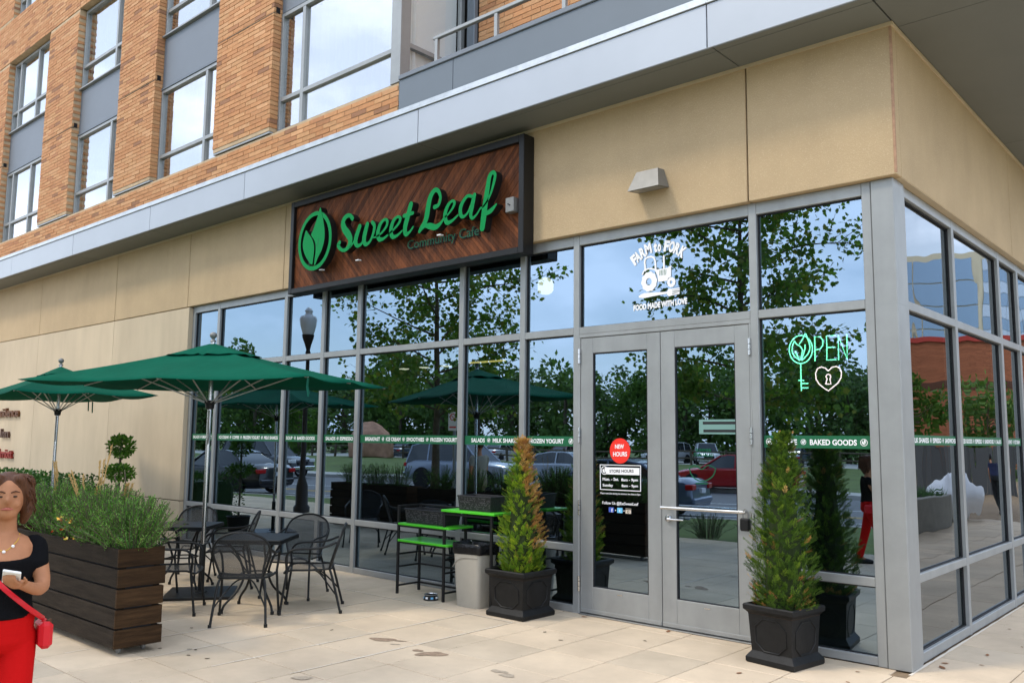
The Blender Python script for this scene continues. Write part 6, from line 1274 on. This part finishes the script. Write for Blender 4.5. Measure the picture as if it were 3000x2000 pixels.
tp_ = thing('tarpaulin', 'crumpled white plastic sheet heaped beside the raised bed', 'plastic sheet', (3.3, 15.0, 0)); o = blobmesh((3.35, 14.6, .50), (.55, .85, .55), 14, .15, mat('white_plastic', (.68, .69, .71), .35, bump=1.0, bscale=5), 'sheet'); o.parent = tp_; o.location = (-3.3, -15.0, 0)
fe = thing('privacy_fence', 'dark grey board fence mirrored in the side glass', 'fence', (9, 27, 0)); FM = mat('fence_board', (.075, .08, .085), .7, objvar=.2)
for i in range(44): pb('board', FM, fe, lambda m: m.box(4.2 + i * .2, 4.39 + i * .2, 26.0, 26.03, 0, 1.65 + .02 * (i % 3), 0, .004))
bh = thing('brick_hall', 'low curved red brick hall mirrored in the side glass', 'building', (16, 62, 0)); RB = mat('red_brick_far', (.30, .105, .055), .9, var=.25, vscale=1.2, stretch=(1, 1, 6))
def arcw(m, r0, r1, z0, z1, a0=198, a1=285, n=30):
    vs = []; fs = []; cx_, cy_ = 22, 80
    for i in range(n + 1):
        a = R(a0 + (a1 - a0) * i / n)
        for rr_, z in ((r0, z0), (r1, z0), (r1, z1), (r0, z1)): vs.append((cx_ + rr_ * math.cos(a), cy_ + rr_ * math.sin(a), z))
    for i in range(n):
        for k in range(4): fs.append((i * 4 + k, i * 4 + (k + 1) % 4, i * 4 + 4 + (k + 1) % 4, i * 4 + 4 + k))
    m.add(vs, fs)
pb('wall', RB, bh, lambda m: arcw(m, 22, 20, 0, 9.0)); pb('string_course', mat('dark_brick_course', (.10, .045, .03), .9), bh, lambda m: arcw(m, 22.06, 21.9, 5.6, 6.1)); pb('coping', mat('red_coping', (.40, .05, .04), .7), bh, lambda m: arcw(m, 22.15, 20, 9.0, 9.35)); pb('roof', M['kerb'], bh, lambda m: m.lathe([(20.5, 8.6), (20.5, 8.7)], (22, 80, 0), 40))
tw_ = thing('glass_tower', 'tall glass office tower mirrored in the upper side panes', 'building', (36, 130, 0)); TG = [mat('tower_blue', (.22, .32, .44), .12, metal=.5), mat('tower_pale', (.42, .50, .60), .15, metal=.5), mat('tower_stone', (.55, .50, .38), .7)]
c0 = Vector((24.2, 112)); uL = Vector((.93, -.36)); uR = Vector((-.34, .94))
pb('core', TG[2], tw_, lambda m: m.loft([[(*(c0 + uL * 0.2 + uR * .2), z), (*(c0 + uL * 30 + uR * .2), z), (*(c0 + uL * 30 + uR * 40), z), (*(c0 + uR * 40 + uL * .2), z)] for z in (0, 26.0)]))
for fl_ in range(8):
    for i in range(8):
        a = c0 + uL * (1.2 + i * 3.3); b = c0 + uL * (4.3 + i * 3.3); z = 1 + fl_ * 3.05; nrm = Vector((uL.y, -uL.x)); mb = MB(); mb.add([(*a, z), (*b, z), (*b, z + 2.9), (*a, z + 2.9)], [(0, 1, 2, 3)]); mb.build('curtain_pane', TG[0], tw_)
    for i in range(9):
        a = c0 + uR * (1.2 + i * 3.6); b = c0 + uR * (4.7 + i * 3.6); z = 1 + fl_ * 3.05; mb = MB(); mb.add([(*a, z), (*b, z), (*b, z + 1.5), (*a, z + 1.5)], [(3, 2, 1, 0)]); mb.build('ribbon_window', TG[0], tw_); mb = MB(); mb.add([(*a, z + 1.55), (*b, z + 1.55), (*b, z + 3.0), (*a, z + 3.0)], [(3, 2, 1, 0)]); mb.build('spandrel_pane', TG[1], tw_)
# ------------------------------------------------------------------ people
def ering(z, cx, cy, rx, ry, n=18, tilt=0):
    return [(cx + rx * math.cos(2 * math.pi * i / n), cy + ry * math.sin(2 * math.pi * i / n), z + tilt * math.sin(2 * math.pi * i / n)) for i in range(n)]
def fuse(o, vox, it=6):
    m_ = o.modifiers.new('fuse', 'REMESH'); m_.mode = 'VOXEL'; m_.voxel_size = vox; m_.use_smooth_shade = True
    s_ = o.modifiers.new('soften', 'SMOOTH'); s_.factor = .5; s_.iterations = it
    return o
def ball(m, c, r, n=14): m.loft([ering(c[2] - r[2] * math.cos(math.pi * i / 10), c[0], c[1], r[0] * math.sin(math.pi * i / 10) + .0005, r[1] * math.sin(math.pi * i / 10) + .0005, n) for i in range(11)])
def limb(m, pts, rs, n=12):
    P = cr([tuple(p) + (r,) for p, r in zip(pts, rs)], 5); m.tube([p[:3] for p in P], [p[3] for p in P], n)
    ball(m, pts[0], (rs[0],) * 3); ball(m, pts[-1], (rs[-1],) * 3)
def hand(m, w, fwd, up, side, s=1.0, curl=.6):
    """palm from wrist w along fwd, fingers curling towards up; thumb on the side"""
    w, fwd, up, side = Vector(w), Vector(fwd).normalized(), Vector(up).normalized(), Vector(side).normalized()
    limb(m, [w, w + fwd * .05 * s, w + fwd * .075 * s], [.022 * s, .026 * s, .022 * s], 10)
    for k, (o, L_) in enumerate(((-.027, .062), (-.009, .072), (.009, .068), (.026, .052))):
        b = w + fwd * .078 * s + side * o * s; p1 = b + (fwd * .8 + up * curl * .4).normalized() * L_ * .45 * s; p2 = p1 + (fwd * .35 + up * curl).normalized() * L_ * .33 * s; p3 = p2 + (up * curl - fwd * .1).normalized() * L_ * .28 * s; limb(m, [b, p1, p2, p3], [.0095 * s, .0088 * s, .0080 * s, .007 * s], 8)
    b = w + fwd * .03 * s - side * .024 * s; p1 = b + (fwd * .5 - side * .7 + up * .3).normalized() * .034 * s; p2 = p1 + (fwd * .8 + up * .5).normalized() * .03 * s; limb(m, [b, p1, p2], [.012 * s, .010 * s, .008 * s], 8)
def person(loc, rz, label, H=1.56, skin='skin', shirt=None, trouser=None, hairm=None, legs=((.0, -.10), (.0, .12)), armL=None, armR=None, lean=0.0, long_hair=True, female=True, sleeve=.55, shoe=None):
    t = thing('person', label, 'person', loc, None, world=False, rotz=rz); k = H / 1.56
    def S_(p): return Vector((p[0] * k, p[1] * k + lean * max(0, p[2] - .85) * -1 * k, (p[2] - (abs(lean) * .45 * max(0, p[2] - .85))) * k))
    def SR(z, cx, cy, rx, ry, tilt=0):
        o = S_((cx, cy, z)); return ering(o.z, o.x, o.y, rx * k, ry * k, 18, tilt * k)
    hips = .142 if female else .150; sw = .88 if female else 1.0
    torso = [(.77, .09, .08), (.81, hips, .116), (.87, hips * .98, .120), (.95, .138 * sw, .106), (1.02, .134 * sw, .102), (1.10, .146 * sw, .120), (1.17, .150 * sw, .122), (1.23, .150 * sw, .100), (1.265, .115 * sw, .075), (1.285, .062, .058)]
    hipL, hipR = (.080, 0, .80), (-.080, 0, .80)
    kneeL, kneeR = (.085, legs[0][0] - .03 + legs[0][1] * .55, .44), (-.085, legs[1][0] - .03 + legs[1][1] * .55, .44); ankL, ankR = (.085, legs[0][1], .075), (-.085, legs[1][1], .075)
    armL = armL or [(.152, .0, 1.235), (.205, .03, 1.00), (.20, -.04, .79)]; armR = armR or [(-.152, .0, 1.235), (-.205, .03, 1.00), (-.20, -.04, .79)]
    mb = MB(); mb.loft([SR(z, 0, -.012 if 1.05 < z < 1.2 else 0, rx, ry) for z, rx, ry in torso]); limb(mb, [S_((0, .005, 1.25)), S_((0, -.005, 1.32)), S_((0, -.015, 1.37))], [.058 * k, .048 * k, .046 * k])
    hc = S_((0, -.018, 1.455)); ball(mb, hc, (.071 * k, .088 * k, .104 * k), 20); ball(mb, hc + Vector((0, -.030, -.062)) * k, (.048 * k, .048 * k, .045 * k)); ball(mb, hc + Vector((0, -.093, -.012)) * k, (.011 * k, .013 * k, .018 * k), 10); ball(mb, hc + Vector((0, -.085, .01)) * k, (.008 * k, .010 * k, .02 * k), 10)
    for sx in (-1, 1): ball(mb, hc + Vector((sx * .073, .01, -.01)) * k, (.010 * k, .018 * k, .028 * k), 10); ball(mb, hc + Vector((sx * .032, -.060, -.03)) * k, (.024 * k, .02 * k, .022 * k), 10)
    for h_, kn, an in ((hipL, kneeL, ankL), (hipR, kneeR, ankR)):
        limb(mb, [S_(h_), S_(kn), S_(an)], [.066 * k, .048 * k, .034 * k]); limb(mb, [S_(an), S_((an[0], an[1] - .10, .035)), S_((an[0], an[1] - .15, .025))], [.036 * k, .034 * k, .024 * k])
    for A_, sg in ((armL, 1), (armR, -1)):
        limb(mb, [S_(p) for p in A_], [.048 * k * sw, .037 * k * sw, .025 * k * sw]); w = S_(A_[2]); f = (S_(A_[2]) - S_(A_[1])).normalized(); upv = Vector((0, 0, 1)) if abs(f.z) < .8 else Vector((-sg, 0, 0)); sd = f.cross(upv).normalized(); hand(mb, w, f, upv, sd * sg, k * .95, .7)
    fuse(mb.build('body', M[skin], t), .0068)
    # shirt
    sb = MB(); sb.loft([SR(z, 0, -.012 if 1.05 < z < 1.2 else 0, rx + .010, ry + .010, tl) for z, rx, ry, tl in ((.905, hips * .98, .122, 0), (.95, .143 * sw, .110, 0), (1.02, .137 * sw, .104, 0), (1.10, .148 * sw, .122, 0), (1.17, .152 * sw, .122, .0), (1.20, .150 * sw, .104, .022), (1.235, .128 * sw, .086, .050))])
    for A_, sg in ((armL, 1), (armR, -1)):
        a, b = Vector(A_[0]), Vector(A_[1]); limb(sb, [S_((sg * .095, 0.01, 1.222)), S_(a), S_(a.lerp(b, sleeve))], [.045 * k, .055 * k * sw, .050 * k * sw])
    fuse(sb.build('shirt', shirt, t), .010, 3)
    pbm = MB(); pbm.loft([SR(z, 0, 0, rx + .008, ry + .008) for z, rx, ry in ((.755, .11, .10), (.80, hips, .124), (.87, hips * .98, .120), (.925, .146, .112))])
    for h_, kn, an in ((hipL, kneeL, ankL), (hipR, kneeR, ankR)): limb(pbm, [S_(h_), S_(kn), S_((an[0], an[1], .11))], [.084 * k, .064 * k, .052 * k])
    fuse(pbm.build('trousers', trouser, t), .010, 3)
    hb = MB(); ball(hb, hc + Vector((0, .016, .022)) * k, (.081 * k, .089 * k, .098 * k), 20)
    if long_hair:
        for sx in (-1, 1): limb(hb, [hc + Vector((sx * .045, -.045, .085)) * k, hc + Vector((sx * .078, -.012, .02)) * k, hc + Vector((sx * .082, .01, -.06)) * k, hc + Vector((sx * .072, .02, -.115)) * k], [.026 * k, .026 * k, .030 * k, .018 * k])
        limb(hb, [hc + Vector((0, .07, .02)) * k, hc + Vector((0, .075, -.06)) * k, hc + Vector((0, .06, -.125)) * k], [.05 * k, .055 * k, .035 * k])
    fuse(hb.build('hair', hairm, t), .008, 4)
    if long_hair:
        lk = MB(); r4 = random.Random(3)
        for i in range(700):
            a = r4.uniform(-.55, math.pi + .55); el = r4.uniform(.15, 1.0); st = hc + Vector((.080 * math.cos(a) * math.cos(el), .020 + .090 * math.sin(a) * math.cos(el), .022 + .100 * math.sin(el))) * k; P = [st]; dr = Vector((math.cos(a) * .5, math.sin(a) * .5, -.25)); L_ = r4.uniform(.06, .15) * k; ph = r4.uniform(0, 6)
            for j in range(1, 8):
                dr = (dr * .72 + Vector((0, .02, -.32))); q = P[-1] + dr.normalized() * L_ / 7; dl = q - hc
                rad = math.hypot(dl.x / .088, (dl.y - .016 * k) / .096) / k
                if rad < 1: q.x = hc.x + dl.x / max(rad, .3); q.y = hc.y + .016 * k + (dl.y - .016 * k) / max(rad, .3)
                P.append(q + Vector((math.cos(ph + j * 1.5), math.sin(ph + j * 1.5), 0)) * .010 * k)
            lk.tube(P, [.0050 * k * (1 - .6 * j / 7) for j in range(8)], 4)
        lk.build('hair_curls', hairm, t, 60)
    for sx in (-1, 1):
        e = hc + Vector((sx * .029, -.0805, .006)) * k; mb = MB(); ball(mb, e, (.0095 * k, .005 * k, .0042 * k), 10); o = mb.build('eye', mat('eye_dark', (.03, .018, .012), .2), t, 60)
        mb = MB(); limb(mb, [e + Vector((-sx * .016, -.002, .018)) * k, e + Vector((0, -.004, .024)) * k, e + Vector((sx * .017, .006, .019)) * k], [.003 * k, .0035 * k, .002 * k], 6); mb.build('eyebrow', hairm, t)
    mb = MB(); limb(mb, [hc + Vector((-.022, -.072, -.052)) * k, hc + Vector((0, -.083, -.050)) * k, hc + Vector((.022, -.072, -.052)) * k], [.003 * k, .006 * k, .003 * k], 8); mb.build('lips', mat('lips', (.42, .12, .09), .45), t, 60)
    if shoe:
        for an in (ankL, ankR): mb = MB(); limb(mb, [S_((an[0], an[1] + .03, .04)), S_((an[0], an[1] - .08, .036)), S_((an[0], an[1] - .16, .03))], [.042 * k, .042 * k, .030 * k]); mb.build('shoe', shoe, t, 60)
    return t
wm = person((-2.27, -5.675, 0), R(72), 'woman in black top and red trousers looking up from a phone at the left edge', 1.56, 'skin', M['cloth_black'], M['cloth_red'], M['hair'], ((-.02, -.14), (.02, .16)),
            armL=[(.132, .0, 1.225), (.165, -.10, 1.045), (.075, -.26, 1.085)], armR=[(-.132, .0, 1.225), (-.19, .05, 1.01), (-.18, -.02, .80)], sleeve=.42, shoe=M['black'])
# phone, bag and strap are held things with the woman's own frame
def held(name, label, cat, fn_parts):
    t = thing(name, label, cat, (-2.27, -5.675, 0), None, world=False, rotz=R(72))
    for nm, m_, fn, sm in fn_parts: pb(nm, m_, t, fn, sm)
    return t
Mp = Matrix.Rotation(R(-28), 3, 'X') @ Matrix.Rotation(R(14), 3, 'Y')
held('mobile_phone', 'white mobile phone in the hand of the woman', 'phone', [('case', M['white'], lambda m: m.obox((.035, -.325, 1.128), (.036, .070, .005), Mp, 0, .003), 0), ('screen', M['carglass'], lambda m: m.obox(Vector((.035, -.325, 1.128)) + Mp @ Vector((0, 0, .0056)), (.032, .064, .0004), Mp), 0)])
held('shoulder_bag', 'red shoulder bag hanging at the hip of the woman', 'bag', [('strap', M['bag_red'], lambda m: m.tube(cr([(-.105, .055, 1.27), (-.112, -.02, 1.275), (-.095, -.10, 1.20), (-.01, -.152, 1.08), (.09, -.14, .98), (.155, -.07, .915), (.185, .0, .88)], 6), .013, 6, 0, True, False, .3), 50), ('bag_body', M['bag_red'], lambda m: m.obox((.188, -.005, .815), (.030, .075, .062), Matrix.Rotation(R(8), 3, 'Z'), 0, .018), 0), ('tassel', M['hair'], lambda m: m.tube([(.205, -.05, .885), (.215, -.055, .83)], [.012, .006], 6), 0)])
held('necklace', 'thin necklace with pale beads on the woman', 'necklace', [('chain', M['yellow'], lambda m: m.tube(cr([(-.06, -.02, 1.285), (-.05, -.075, 1.255), (0, -.108, 1.215), (.05, -.075, 1.255), (.06, -.02, 1.285)], 5), .0018, 5), 0)] + [('bead', M['white'], (lambda m, a=a: ball(m, a, (.007,) * 3, 8)), 60) for a in ((0, -.110, 1.213), (.035, -.095, 1.235), (-.035, -.095, 1.235))])
person((-9.4, -4.9, 0), R(-80), 'man in grey shirt walking past the planters, mirrored in the left panes', 1.74, 'skin', mat('grey_shirt', (.30, .28, .22), .85), mat('khaki_trousers', (.20, .17, .11), .85), M['hair'], ((-.05, -.26), (.05, .28)), armL=[(.152, 0, 1.235), (.21, -.10, 1.02), (.18, -.24, .90)], long_hair=False, female=False, shoe=M['black'])
person((2.95, 17.3, 0), R(155), 'man in dark blue shirt stooping by the white plastic sheet round the corner', 1.74, 'skin', mat('navy_shirt', (.012, .016, .05), .85), mat('black_trousers', (.012, .012, .014), .85), mat('black_hair', (.01, .008, .007), .5), ((.0, -.10), (.0, .14)), armL=[(.152, -.02, 1.235), (.19, -.12, .98), (.14, -.26, .80)], armR=[(-.152, -.02, 1.235), (-.19, -.12, .98), (-.14, -.26, .80)], lean=.75, long_hair=False, female=False, shoe=M['black'])
